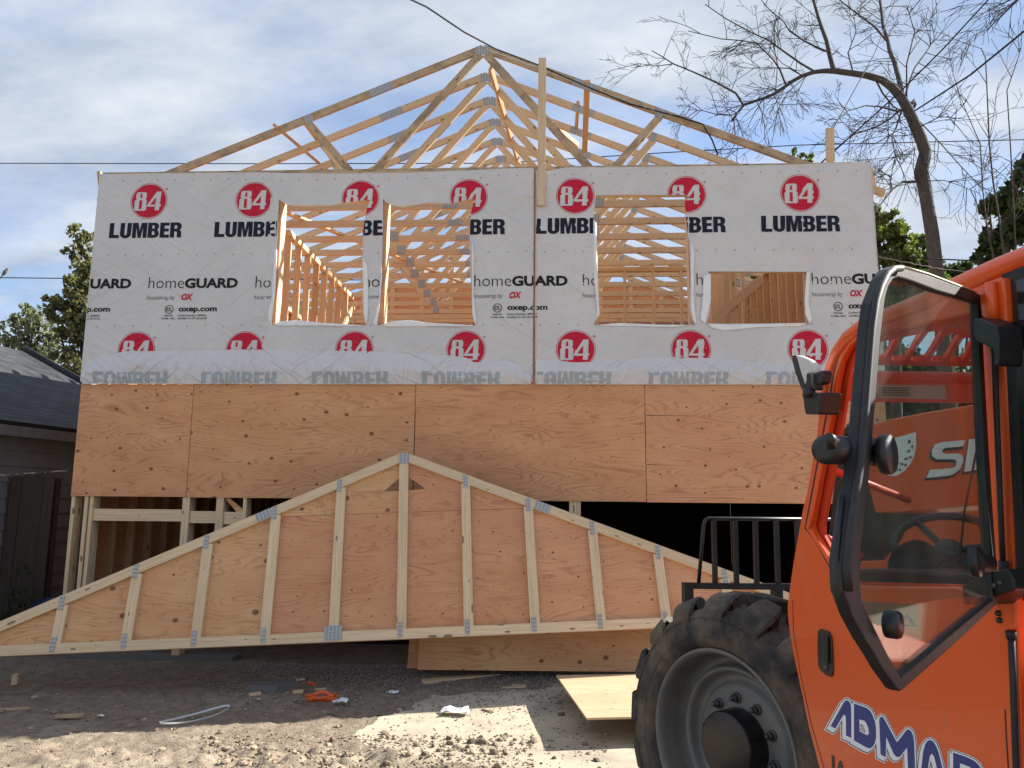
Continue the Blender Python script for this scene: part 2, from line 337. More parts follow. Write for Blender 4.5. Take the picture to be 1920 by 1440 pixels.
br = N(t, 'ShaderNodeTexBrick', i_Scale=1.0, i_Mortar_Size=.012, i_Brick_Width=.3, i_Row_Height=.14, i_Bias=-.2); L(t, coord(t, 'UV', (1, 1, 1)), br.inputs['Vector'])
br.inputs['Color1'].default_value = (.055, .060, .068, 1); br.inputs['Color2'].default_value = (.022, .025, .031, 1); br.inputs['Mortar'].default_value = (.012, .013, .016, 1)
n = ntex(t, coord(t, 'UV', (1, 1, 1)), 60, 3); setc(t, mixc(t, mth(t, 'MULTIPLY', n, .35), br.outputs['Color'], (.05, .05, .053))); bump(t, br.outputs['Fac'], -.5, .01)
M['siding'] = dusty('siding_paint', (.20, .208, .22), .8, (.13, .134, .14), .5, 4)
M['trim'] = dusty('painted_trim', (.17, .175, .18), .7, (.09, .085, .08), .7, 8)
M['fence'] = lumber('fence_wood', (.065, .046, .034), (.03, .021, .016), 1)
M['tarp'] = dusty('blue_tarp', (.008, .014, .055), .4, (.02, .026, .05), .4, 6)
def bark(name, a, b):
    m = mat(name, a, .95); t = m.node_tree; n = ntex(t, coord(t, 'UV', (2.5, 40, 1)), 2.0, 6, .7, .5); setc(t, ramp(t, n, [(.35, b), (.65, a)])); bump(t, n, .9, .03); return m
M['bark'] = bark('bark', (.11, .095, .085), (.045, .038, .034)); M['bark2'] = bark('bark_pale', (.13, .11, .09), (.06, .05, .042))
def leaf(name, a, b):
    m = mat(name, a, .55); t = m.node_tree; g = N(t, 'ShaderNodeNewGeometry'); setc(t, ramp(t, g.outputs['Random Per Island'], [(0, b), (1, a)]))
    ts = N(t, 'ShaderNodeBsdfTranslucent'); L(t, ramp(t, g.outputs['Random Per Island'], [(0, tuple(x*1.2 for x in b)), (1, (a[0]*1.5, a[1]*1.6, a[2]))]), ts.inputs[0])
    mx_ = N(t, 'ShaderNodeMixShader'); mx_.inputs[0].default_value = .35; L(t, t.nodes['Principled BSDF'].outputs[0], mx_.inputs[1]); L(t, ts.outputs[0], mx_.inputs[2]); L(t, mx_.outputs[0], t.nodes['Material Output'].inputs[0]); return m
M['leaf_l'] = leaf('leaf_left_tree', (.20, .19, .075), (.055, .065, .025)); M['leaf_w'] = leaf('leaf_willow', (.21, .23, .13), (.10, .12, .06))
M['leaf_g'] = leaf('leaf_green', (.16, .20, .045), (.045, .075, .016)); M['leaf_d'] = leaf('leaf_dark', (.05, .085, .022), (.018, .035, .01))
M['wire'] = mat('cable_black', (.010, .010, .012), .9); M['wire_grey'] = mat('cable_grey', (.25, .24, .23), .5)
# dirt: darker soil towards the house, paler soil in front
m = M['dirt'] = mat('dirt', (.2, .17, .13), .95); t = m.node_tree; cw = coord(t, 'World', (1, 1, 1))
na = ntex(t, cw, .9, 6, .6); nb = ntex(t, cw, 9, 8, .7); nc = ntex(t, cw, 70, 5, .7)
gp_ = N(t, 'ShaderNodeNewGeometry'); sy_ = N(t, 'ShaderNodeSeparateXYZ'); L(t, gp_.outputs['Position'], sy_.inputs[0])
front_pale = mth(t, 'MULTIPLY_ADD', sy_.outputs[1], -.16, -.36)
c = mixc(t, ramp(t, mth(t, 'ADD', na, front_pale), [(.40, (0, 0, 0)), (.66, (1, 1, 1))]), (.31, .24, .17), (.45, .37, .27))
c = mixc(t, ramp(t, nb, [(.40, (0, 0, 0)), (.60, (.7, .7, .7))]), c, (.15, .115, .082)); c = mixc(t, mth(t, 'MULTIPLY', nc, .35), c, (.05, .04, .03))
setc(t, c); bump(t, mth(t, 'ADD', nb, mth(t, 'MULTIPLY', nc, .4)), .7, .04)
m = M['slab'] = mat('worn_concrete', (.36, .31, .235), .9); t = m.node_tree; cw = coord(t, 'World', (1, 1, 1)); na = ntex(t, cw, 2.2, 7, .65); nc = ntex(t, cw, 45, 5, .7)
setc(t, mixc(t, mth(t, 'MULTIPLY', nc, .3), ramp(t, na, [(.35, (.36, .31, .235)), (.6, (.56, .48, .35))]), (.16, .13, .1))); bump(t, nc, .4, .01)
def stone(name, a, b):
    m = mat(name, a, .9); t = m.node_tree; g = N(t, 'ShaderNodeNewGeometry'); setc(t, ramp(t, g.outputs['Random Per Island'], [(0, b), (.8, a), (1, tuple(min(.7, x*1.5) for x in a))])); return m
M['gravel'] = stone('gravel', (.27, .235, .20), (.17, .15, .13)); M['clods'] = stone('clods', (.30, .235, .165), (.12, .09, .062))
# ================================================================== SETTING
def flat(x, y):
    """1 where the worn concrete apron lies"""
    return 0
slab_px = [(655, 1392), (700, 1350), (790, 1318), (900, 1300), (1010, 1296), (1060, 1285), (1500, 1285), (1700, 1500), (960, 1560), (880, 1440), (760, 1400)]
slab_w0 = [at(a, b, 2, 0.0) for a, b in slab_px]; slab_w = []
for p_, q_ in zip(slab_w0, slab_w0[1:]+slab_w0[:1]):
    n_ = max(2, int((q_-p_).length/.07))
    for i in range(n_):
        s0 = p_.lerp(q_, i/n_); slab_w.append(s0+Vector((noise.noise(s0*2.2)*.22+noise.noise(s0*9)*.09, noise.noise(s0*2.2+Vector((7, 7, 0)))*.22+noise.noise(s0*9+Vector((3, 7, 0)))*.09, 0)))
_ss = np.array([(a.x, a.y, b.x, b.y) for a, b in zip(slab_w, slab_w[1:]+slab_w[:1])])
gx = np.arange(-5.5, 9.0, .035); gy = np.arange(-7.4, 1.2, .035)
XX, YY = np.meshgrid(gx, gy, indexing='ij'); P2 = np.stack([XX.ravel(), YY.ravel()], 1)
ins = inside(P2, _ss)
Z = np.empty(len(P2))
for i, (x, y) in enumerate(P2):
    v = Vector((x, y, 0)); big = noise.noise(v*.8)*.035
    rough = noise.noise(v*4)*.026 + abs(noise.noise(v*10))*.034 + noise.noise(v*24)*.010
    k = .12 if ins[i] else 1.0
    if y > -1.2: k *= max(.15, 1-(y+1.2)*.9)
    Z[i] = (big*.4 + rough)*k - (.012 if not ins[i] else .002)
    Z[i] += .07*max(0, min(1, (y+1.3)/1.3))
    if y < -2.2 and not ins[i] and x < 4: e_ = min(1, (-2.2-y)/.5)*max(0, min(1, (x+.2)/1.2)); Z[i] += e_*(max(0, noise.noise(v*2.3+Vector((5, 1, 0))))*.09 + abs(noise.noise(v*6.5))*.08 + abs(noise.noise(v*15))*.04 - .03)
nx, ny = len(gx), len(gy)
Z = Z.reshape(nx, ny); Z[0, :] = Z[-1, :] = -.08; Z[:, 0] = Z[:, -1] = -.08
ZG = Z
def gz(x, y):
    i = int((x-gx[0])/.035); j = int((y-gy[0])/.035)
    return float(ZG[min(max(i, 0), nx-1), min(max(j, 0), ny-1)])
vs = np.stack([XX.ravel(), YY.ravel(), Z.ravel()], 1)
I, J = np.meshgrid(np.arange(nx-1), np.arange(ny-1), indexing='ij'); a = (I*ny+J).ravel(); fs = np.stack([a, a+ny, a+ny+1, a+1], 1)
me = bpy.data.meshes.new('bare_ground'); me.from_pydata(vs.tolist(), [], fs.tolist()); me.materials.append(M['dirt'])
me.polygons.foreach_set('use_smooth', [True]*len(fs)); o = bpy.data.objects.new('bare_ground', me); coll.objects.link(o); tag(o, kind='structure')
me.materials.append(M['slab']); ic = inside(np.stack([XX.ravel()[fs[:, 0]], YY.ravel()[fs[:, 0]]], 1), _ss)
me.polygons.foreach_set('material_index', ic.astype(int).tolist())
mb = MB(); mb.quad([0, 1, 2, 3]); mb.v = [Vector(p) for p in ((-400, -300, -.06), (400, -300, -.06), (400, 700, -.06), (-400, 700, -.06))]
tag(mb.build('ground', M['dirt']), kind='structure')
def stones(name, n, fn, m, label, cat):
    ph = (1+5**.5)/2; base = np.array([(-1, ph, 0), (1, ph, 0), (-1, -ph, 0), (1, -ph, 0), (0, -1, ph), (0, 1, ph), (0, -1, -ph), (0, 1, -ph), (ph, 0, -1), (ph, 0, 1), (-ph, 0, -1), (-ph, 0, 1)])/1.9
    fc = np.array([(0, 11, 5), (0, 5, 1), (0, 1, 7), (0, 7, 10), (0, 10, 11), (1, 5, 9), (5, 11, 4), (11, 10, 2), (10, 7, 6), (7, 1, 8), (3, 9, 4), (3, 4, 2), (3, 2, 6), (3, 6, 8), (3, 8, 9), (4, 9, 5), (2, 4, 11), (6, 2, 10), (8, 6, 7), (9, 8, 1)])
    if name == 'gravel': base = np.array([(1, 0, 0), (-1, 0, 0), (0, 1, 0), (0, -1, 0), (0, 0, 1), (0, 0, -1)], float)
    if name == 'gravel': fc = np.array([(0, 2, 4), (2, 1, 4), (1, 3, 4), (3, 0, 4), (2, 0, 5), (1, 2, 5), (3, 1, 5), (0, 3, 5)])
    rg = np.random.RandomState(len(name)); V = []; Fs = []; k = 0
    for _ in range(n):
        x, y, s = fn(rg)
        if x is None: continue
        v = base*(rg.uniform(.7, 1.2, (len(base), 1)))*s*np.array([1, rg.uniform(.6, 1), rg.uniform(.45, .8)]); t_ = rg.uniform(0, 6.28)
        c, s_ = math.cos(t_), math.sin(t_); v = v @ np.array([[c, s_, 0], [-s_, c, 0], [0, 0, 1]]); V.append(v + (x, y, gz(x, y)+s*.25)); Fs.append(fc+len(base)*k); k += 1
    me = bpy.data.meshes.new(name); me.from_pydata(np.concatenate(V).tolist(), [], np.concatenate(Fs).tolist()); me.materials.append(m)
    o = bpy.data.objects.new(name, me); coll.objects.link(o); return tag(o, label, cat, kind='stuff')
def fgrav(r):
    x = r.uniform(-2.6, 5.0); y = -.02 - abs(r.normal(0, .62)); 
    if x < .9 and r.rand() < .92: return None, 0, 0
    if x > 4.0 and y < -1.0 and r.rand() < .8: return None, 0, 0
    return x, y, r.uniform(.005, .015)
stones('gravel', 21000, fgrav, M['gravel'], 'dark crushed gravel strewn along the foot of the house under the leaning gable', 'gravel')
def fclod(r):
    if r.rand() < .62:
        p = at(r.uniform(380, 1000), r.uniform(1378, 1500), 2, 0)
    else:
        p = at(r.uniform(-60, 1150), r.uniform(1300, 1500), 2, 0)
        if r.rand() < .2 and p.y > -2.2: return None, 0, 0
    return p.x, p.y, .003 + .011*r.rand()**2.5 + (.03*r.rand()**2 if r.rand() < .09 else 0)
stones('dirt_clods', 8500, fclod, M['clods'], 'loose crumbs of soil and small stones over the bare sunlit dirt in front', 'soil')

# ================================================================== THE UNFINISHED HOUSE
X0, X1, ZP, ZM, ZT, YB = -1.27, 7.35, 1.733, 2.975, 5.405, 7.25
house = thing('unfinished_house', (3.04, 3.6, 0), 'unfinished two-storey timber house, plywood below, printed white housewrap above, bare roof trusses on top', 'house')
H = house
W = {'w1': [(524.7, 376), (535, 383), (549, 386), (583, 387.5), (622, 387), (640, 383.5), (695.4, 375.5), (690, 390), (685, 412), (681.7, 441), (681, 487), (682, 540), (683, 592), (684, 603), (687.4, 610.5), (640, 609), (600, 606), (560, 603.6), (526, 604), (510, 611.6), (513, 580), (518, 546), (520, 500), (521, 454), (523, 410)],
     'w2': [(719.5, 374.4), (724, 381), (732, 384.7), (755, 389), (775, 386), (801, 382), (847, 383.5), (890, 374), (887, 388), (883, 402), (881, 454), (883, 520), (886, 592), (888, 604), (892.5, 611.6), (860, 609), (824, 609), (790, 607), (755, 606), (732, 604.7), (709, 611.6), (713, 570), (717, 500), (719, 432)],
     'w3': [(1116, 374), (1118, 368), (1180, 367), (1240, 367.5), (1282, 367), (1292, 371), (1283, 380), (1284, 398), (1286, 415), (1292, 465), (1294, 520), (1292, 577), (1295, 596), (1301, 610), (1250, 610.5), (1205, 609), (1160, 608), (1114, 610), (1117, 596), (1120, 582), (1118, 550), (1114, 515), (1115, 470), (1112, 415)],
     'w4': [(1327, 510.5), (1400, 510), (1460, 511), (1512, 510.5), (1510, 540), (1507, 565), (1509, 590), (1515, 610), (1467, 611), (1400, 610), (1330, 610), (1324, 609.5), (1330, 590), (1332, 565), (1331, 525)]}
W = {k: [(F(*p).x, F(*p).z) for p in v] for k, v in W.items()}
RO = {'w1': (.862, 1.862, 3.60, 5.035), 'w2': (2.065, 3.06, 3.60, 5.035), 'w3': (4.345, 5.375, 3.60, 5.07), 'w4': (5.60, 6.62, 3.60, 4.19)}
def rect(x0, x1, z0, z1): return [(x0, z0), (x1, z0), (x1, z1), (x0, z1)]
def segs(lps): return np.array([(a[0], a[1], b[0], b[1]) for lp in lps for a, b in zip(lp, lp[1:]+lp[:1])])
def disp(x, z):
    """outward bulge of the housewrap from the sheathing"""
    v = Vector((x, z, 0)); k = .35 if x < .75 else (1.0 if x < 3.7 else 1.25)
    r = 1-abs(noise.noise(Vector((x*1.6+z*2.6, z*1.2-x*1.9, 3))))*2; r2 = 1-abs(noise.noise(Vector((x*3.1-z*4.6, z*2+x*2.4, 9))))*2
    d = .004 + k*(max(0, r)**4*.009 + max(0, r2)**4*.006 + (noise.noise(v*1.1)+.5)*.009)
    if z > 5.1: d += k*max(0, noise.noise(Vector((x*.9, z*9, 2))))*.012*min(1, (z-5.1)*6)
    return d
def sheet(lps, cuts, y0, step, parent=None, name='', m=None, dfun=disp, out_mb=None):
    """a surface patch in the facade plane from even-odd loops minus cut loops, following the wrap's bulges"""
    vv = []; ee = []
    for lp in lps+cuts:
        b = len(vv); n = len(lp); vv += [Vector(p) for p in lp]; ee += [(b+i, b+(i+1) % n) for i in range(n)]
    al = np.array([p for lp in lps for p in lp]); lo, hi = al.min(0), al.max(0)
    if step:
        g = [(x, z) for x in np.arange(lo[0]+step/2, hi[0], step) for z in np.arange(lo[1]+step/2, hi[1], step)]
        if g:
            ga = np.array(g); s_ = segs(lps); k = inside(ga, s_)
            vv += [Vector(p) for p in ga[k]+np.random.RandomState(1).uniform(-.1, .1, (k.sum(), 2))*step]
    V, _, Fc, _, _, _ = geometry.delaunay_2d_cdt(vv, ee, [], 0, 1e-6)
    A = np.array([tuple(v) for v in V]); T = np.array([t_ for t_ in Fc if len(t_) == 3]); c = A[T].mean(1)
    k = inside(c, segs(lps))
    for cl in cuts: k &= ~inside(c, segs([cl]))
    T = T[k]
    if len(T) == 0: return
    used = np.unique(T); mp_ = {int(u): i for i, u in enumerate(used)}
    mb = out_mb or MB(); b = len(mb.v)
    for u in used: x, z = A[u]; mb.v.append(Vector((x, y0-dfun(x, z), z)))
    a_, b_, c_ = A[T[:, 0]], A[T[:, 1]], A[T[:, 2]]
    neg = ((b_-a_)[:, 0]*(c_-a_)[:, 1]-(b_-a_)[:, 1]*(c_-a_)[:, 0]) < 0; T[neg] = T[neg][:, ::-1]
    for t_ in T: mb.quad([b+mp_[int(i)] for i in t_], None, True)
    return mb
# --- wrap
YW = -.013
SEAM = 3.695
topL = [(X0-.012, 5.385), (-.4, 5.385), (.6, 5.38), (.9, 5.365), (1.6, 5.345), (2.3, 5.35), (3.0, 5.37), (3.4, 5.385), (SEAM, 5.39)]
topR = [(SEAM+.022, 5.36), (SEAM+.07, 5.352), (3.85, 5.345), (3.93, 5.37), (4.05, 5.392), (4.3, 5.385), (5.2, 5.375), (6.3, 5.38), (X1+.012, 5.40)]
def wrap_roll(xa, xb, top, label, wins):
    b0 = ZM+.005; lp = [(xa, b0)] + [(xa+(xb-xa)*i/40, b0+noise.noise(Vector((i*.7, xa, 0)))*.006) for i in range(1, 40)] + [(xb, b0)] + top[::-1]
    mb = sheet([lp], [W[k] for k in wins], YW, .032)
    for k in wins:                       # the cut edges curl back into the opening
        w_ = W[k]; n = len(w_); b = len(mb.v); c = Vector((sum(p[0] for p in w_)/n, sum(p[1] for p in w_)/n))
        for p in w_:
            mb.v.append(Vector((p[0], YW-disp(*p), p[1]))); q = Vector(p); q2 = q+(c-q).normalized()*-.01
            mb.v.append(Vector((q2.x, YW+.03+.02*noise.noise(Vector((p[0]*6, p[1]*6, 0))), q2.y)))
        for i in range(n): j = (i+1) % n; mb.quad((b+2*i, b+2*i+1, b+2*j+1, b+2*j), None, True)
    if xa < 0:                           # turned round the left corner
        b = len(mb.v); zs = np.linspace(b0, 5.385, 30)
        for z in zs: mb.v += [Vector((xa, YW-disp(xa, z), z)), Vector((xa-.004, .30, z))]
        for i in range(29): mb.quad((b+2*i, b+2*i+2, b+2*i+3, b+2*i+1), None, True)
    else:
        b = len(mb.v); zs = np.linspace(b0, 5.40, 30)
        for z in zs: mb.v += [Vector((xb, YW-disp(xb, z), z)), Vector((xb+.012+.01*noise.noise(Vector((0, 0, z*3))), .25, z))]
        for i in range(29): mb.quad((b+2*i, b+2*i+1, b+2*i+3, b+2*i+2), None, True)
    return tag(mb.build('housewrap', M['wrap'], H), label)
wrapL = wrap_roll(X0-.012, SEAM, topL, 'white housewrap left of the vertical gap', ['w1', 'w2'])
wrapR = wrap_roll(SEAM+.022, X1+.012, topR, 'white housewrap right of the vertical gap', ['w3', 'w4'])
cutsL = [W['w1'], W['w2'], rect(SEAM, 9, 2, 6), rect(-5, X0-.006, 2, 6)]
cutsR = [W['w3'], W['w4'], rect(-5, SEAM+.024, 2, 6), rect(X1+.006, 9, 2, 6)]
# --- loose white edges where the openings were cut
for par, px_ in ((wrapL, [(505, 590), (511, 560), (514, 500), (518, 470), (522, 470), (520, 520), (517, 560), (511, 606), (506, 604)]), (wrapL, [(700, 606), (706, 590), (712, 560), (716, 500), (718, 520), (714, 570), (709, 612), (703, 610)]),
                 (wrapL, [(715, 611), (735, 604), (770, 602), (800, 606), (850, 609), (888, 611), (886, 614), (800, 613), (730, 614)]), (wrapL, [(514, 611), (528, 604), (560, 602), (600, 606), (680, 611), (680, 613.5), (600, 612), (530, 612)]),
                 (wrapL, [(681, 480), (690, 500), (692, 560), (691, 600), (688, 610), (683, 592)]), (wrapL, [(885, 440), (889, 480), (889, 560), (894, 605), (892, 610), (886, 590)]),
                 (wrapR, [(1294, 440), (1300, 480), (1300, 560), (1305, 605), (1301, 609), (1294, 580)]), (wrapR, [(1114, 611), (1160, 607), (1230, 610), (1300, 611), (1260, 615), (1180, 613)]),
                 (wrapR, [(1331, 515), (1318, 518), (1316, 560), (1312, 600), (1322, 609), (1331, 568), (1331, 540)]), (wrapR, [(1324, 608), (1360, 609), (1440, 608), (1512, 607), (1500, 613), (1420, 615), (1360, 621), (1335, 617)]),
                 (wrapR, [(1511, 511), (1517, 512), (1516, 540), (1514, 570), (1521, 600), (1515, 609), (1508, 590), (1507, 560)]), (wrapR, [(1112, 415), (1118, 420), (1120, 500), (1122, 560), (1124, 590), (1116, 606), (1119, 580), (1113, 520)])):
    q_ = [(F(*p).x, F(*p).z) for p in px_]; m_b = sheet([q_], [], YW, .03, dfun=lambda x, z: disp(x, z)+.010+.006*noise.noise(Vector((x*9, z*9, 4))))
    o = m_b.build('cut_edge', M['flap_white'], par); md = o.modifiers.new('s', 'SOLIDIFY'); md.thickness = .001
# --- lettering
def arc(cx, cy, rx, ry, a0, a1, n): return [(cx+rx*math.cos(R(a0+(a1-a0)*i/n)), cy+ry*math.sin(R(a0+(a1-a0)*i/n))) for i in range(n+1)]
def disc(cx, cy, r, n=48): return arc(cx, cy, r, r, 0, 360*(n-1)/n, n-1)
G = {'L': (.60, [[(0, 0), (.60, 0), (.60, .2), (.27, .2), (.27, 1), (0, 1)]]),
     'U': (.67, [[(0, 1)]+arc(.33, .27, .33, .29, 180, 360, 10)+[(.67, 1), (.41, 1)]+arc(.335, .27, .075, .10, 0, -180, 6)+[(.26, 1)]]),
     'M': (.88, [[(0, 0), (0, 1), (.35, 1), (.44, .42), (.53, 1), (.88, 1), (.88, 0), (.64, 0), (.64, .70), (.53, 0), (.35, 0), (.24, .70), (.24, 0)]]),
     'B': (.67, [[(0, 0)]+arc(.40, .27, .27, .27, -90, 40, 6)+[(.56, .53)]+arc(.40, .76, .25, .24, -30, 90, 6)+[(0, 1)], [(.25, .18), (.36, .18), (.41, .23), (.41, .38), (.36, .43), (.25, .43)], [(.25, .60), (.35, .60), (.39, .64), (.39, .77), (.35, .82), (.25, .82)]]),
     'E': (.56, [[(0, 0), (.56, 0), (.56, .2), (.26, .2), (.26, .41), (.52, .41), (.52, .6), (.26, .6), (.26, .8), (.55, .8), (.55, 1), (0, 1)]]),
     'R': (.70, [[(0, 0), (.25, 0), (.25, .41), (.34, .41), (.41, .36), (.42, .06), (.44, 0), (.70, 0), (.67, .06), (.67, .34), (.63, .44), (.54, .50), (.63, .56), (.67, .68), (.66, .84), (.58, .96), (.44, 1), (0, 1)], [(.25, .58), (.36, .58), (.41, .62), (.41, .76), (.36, .82), (.25, .82)]])}
def word(s_, gap=.055):
    out_ = []; x = 0
    for ch in s_:
        w_, lp = G[ch]; out_ += [[(x+p[0], p[1]) for p in l] for l in lp]; x += w_+gap
    tot = x-gap; return [[(p[0]/tot, p[1]) for p in l] for l in out_]
LUMBER = word('LUMBER')
def fit(lps, x0, x1, z0, z1, flip=False):
    return [[(x0+p[0]*(x1-x0), (z1-p[1]*(z1-z0)) if flip else z0+p[1]*(z1-z0)) for p in l] for l in lps]
def u84(p): return ((p[0]-575)/180, (262-p[1])/180)
EIGHT = [[u84(p) for p in l] for l in (
    [(452, 165), (536, 165), (548, 178), (548, 226), (536, 240), (553, 254), (553, 350), (540, 365), (438, 365), (425, 352), (425, 258), (444, 240), (434, 228), (440, 178)],
    [(484, 182), (500, 182), (503, 228), (481, 228)], [(476, 252), (504, 252), (502, 347), (474, 347)])]
FOUR = [[u84(p) for p in l] for l in ([(648, 162), (700, 160), (692, 296), (704, 296), (702, 322), (690, 322), (688, 362), (640, 362), (644, 322), (556, 322), (558, 302)], [(646, 222), (644, 298), (590, 300)])]
def text_loops(s_, offset=0.0, shear=0.0, spacing=1.0):
    cu = bpy.data.curves.new('t', 'FONT'); cu.body = s_; cu.offset = offset; cu.shear = shear; cu.space_character = spacing; cu.resolution_u = 3
    ob = bpy.data.objects.new('t', cu); coll.objects.link(ob); dg = bpy.context.evaluated_depsgraph_get(); dg.update()
    me = bpy.data.meshes.new_from_object(ob.evaluated_get(dg)); bpy.data.objects.remove(ob)
    cnt = {}
    for p in me.polygons:
        for e in p.edge_keys: cnt[e] = cnt.get(e, 0)+1
    nb = {}
    for (a, b), c in cnt.items():
        if c == 1: nb.setdefault(a, []).append(b); nb.setdefault(b, []).append(a)
    co = [(v.co.x, v.co.y) for v in me.vertices]; lps = []; seen = set()
    for s0 in nb:
        if s0 in seen: continue
        lp = [s0]; seen.add(s0); cur = s0
        while True:
            nx_ = [q for q in nb[cur] if q not in seen]
            if not nx_: break
            cur = nx_[0]; seen.add(cur); lp.append(cur)
        if len(lp) > 2: lps.append([co[i] for i in lp])
    al = np.array([p for l in lps for p in l]); lo, hi = al.min(0), al.max(0)
    return [[((p[0]-lo[0])/(hi[0]-lo[0]), (p[1]-lo[1])/(hi[1]-lo[1])) for p in l] for l in lps]
T_home = text_loops('home', -.012); T_guard = text_loops('GUARD', .042); T_by = text_loops('housewrap by', -.004); T_ox = text_loops('OX', .05, .25)
T_com = text_loops('oxep.com', .035); T_etl = text_loops('ETL', .02, 0, .75); T_int = text_loops('Intertek', .012); T_ccrr = text_loops('CCRR-1092', .02)
T_ctl = text_loops('Control Number: 5009643', .012); T_cert = text_loops('Certified To: ICC-ES AC38', .012)
inks = {}
def prt(ink, lps, lift=.003, step=.024, key=('printed_caption', 0)):
    al = np.array([p for l in lps for p in l]); lo, hi = al.min(0), al.max(0)
    for side, cuts, rng in (('L', cutsL, (X0, SEAM)), ('R', cutsR, (SEAM, X1))):
        if hi[0] < rng[0] or lo[0] > rng[1]: continue
        cc_ = [c for c in cuts if max(p[0] for p in c) > lo[0] and min(p[0] for p in c) < hi[0] and max(p[1] for p in c) > lo[1] and min(p[1] for p in c) < hi[1]]
        mb = inks.setdefault((side, ink, key), MB()); sheet(lps, cc_, YW-lift, step, out_mb=mb)
def pxw(x0, x1, z_ref_px):  return F(x0, z_ref_px).x, F(x1, z_ref_px).x
lp_ = 1.2162
for c in range(-1, 7):
    for row, zc in ((0, 5.053), (1, 3.326)):
        xc = (-.675 + lp_*c) if c < 4 else (4.152 + lp_*(c-4)); r = .197
        if xc < X0-.1 or xc > X1: continue
        prt('ink_red', [disc(xc, zc, r, 56)]+[[(xc+p[0]*r*1.02, zc+p[1]*r*1.02) for p in l] for l in EIGHT+FOUR], key=('printed_emblem', (c, row)))
        prt('ink_red', [disc(xc, zc, r+.014, 56), disc(xc, zc, r+.009, 56)], step=0, key=('printed_emblem', (c, row)))
        prt('ink_red', [disc(xc+r*1.0, zc+r*.72, .013, 14), disc(xc+r*1.0, zc+r*.72, .009, 14), disc(xc+r, zc+r*.72, .004, 6)], step=0, key=('printed_emblem', (c, row)))
        if row == 0: prt('ink_navy', fit(LUMBER, xc-.43, xc+.41, zc-.435, zc-.258), key=('printed_word', c))
    g0 = F(280, 541); gx0 = g0.x + lp_*c + (0 if c < 4 else -.035); b = F(363, 541).z; h_ = .118
    k = lambda px: (F(px, 541).x-g0.x)
    KC = ('printed_caption', c)
    prt('ink_black', fit(T_home, gx0, gx0+k(346), b, b+.128), step=0, key=('printed_caption', (c, 'brand')))
    prt('ink_black', fit(T_guard, gx0+k(347.5), gx0+k(447), b-.002, b+h_-.004), key=('printed_caption', (c, 'brand')))
    z2 = F(363, 563).z; prt('ink_grey', fit(T_by, gx0-.005, gx0+k(330.5), z2-.014, z2+.054), step=0)
    prt('ink_red', fit(T_ox, gx0+k(343), gx0+k(365), z2-.004, z2+.070), step=0, key=('printed_caption', (c, 'ox')))
    z3 = F(363, 585).z; prt('ink_black', fit(T_com, gx0+k(339.5), gx0+k(411), z3-.018, z3+.046), step=0)
    ex, ez = gx0+k(322), z3+.025
    prt('ink_black', [disc(ex, ez, .050, 28), disc(ex, ez, .042, 28)], step=0, key=('printed_caption', (c, 'etl'))); prt('ink_black', fit(T_etl, ex-.032, ex+.032, ez-.022, ez+.022), step=0, key=('printed_caption', (c, 'etl')))
    z4 = F(363, 594).z; z5 = F(363, 599.5).z
    prt('ink_black', fit(T_int, gx0+k(314), gx0+k(330), z4, z4+.022), step=0, key=('printed_caption', (c, 'int'))); prt('ink_black', fit(T_ccrr, gx0+k(309), gx0+k(334), z5, z5+.018), step=0, key=('printed_caption', (c, 'ccrr')))
    prt('ink_black', fit(T_ctl, gx0+k(339), gx0+k(392), z4, z4+.022), step=0, key=('printed_caption', (c, 'ctl'))); prt('ink_black', fit(T_cert, gx0+k(339), gx0+k(393), z5, z5+.022), step=0, key=('printed_caption', (c, 'cert')))
for z, x0_ in ((5.30, -1.0), (4.42, -1.1), (3.60, -1.15)):       # cap nails
    for i in range(42):
        x = x0_+i*.205
        if x > X1-.1: break
        prt('ink_grey', [disc(x, z+.006*math.sin(i*3.3)-(.02 if z > 5 and .7 < x < 3.2 else 0), .0065, 8)], lift=.0034, step=0, key=('fastener_caps', 0))
for (side, ink, key), mb in inks.items():
    if mb.f:
        o = mb.build(key[0], M[ink], wrapL if side == 'L' else wrapR)
        if key[0] == 'fastener_caps': tag(o, kind='stuff')
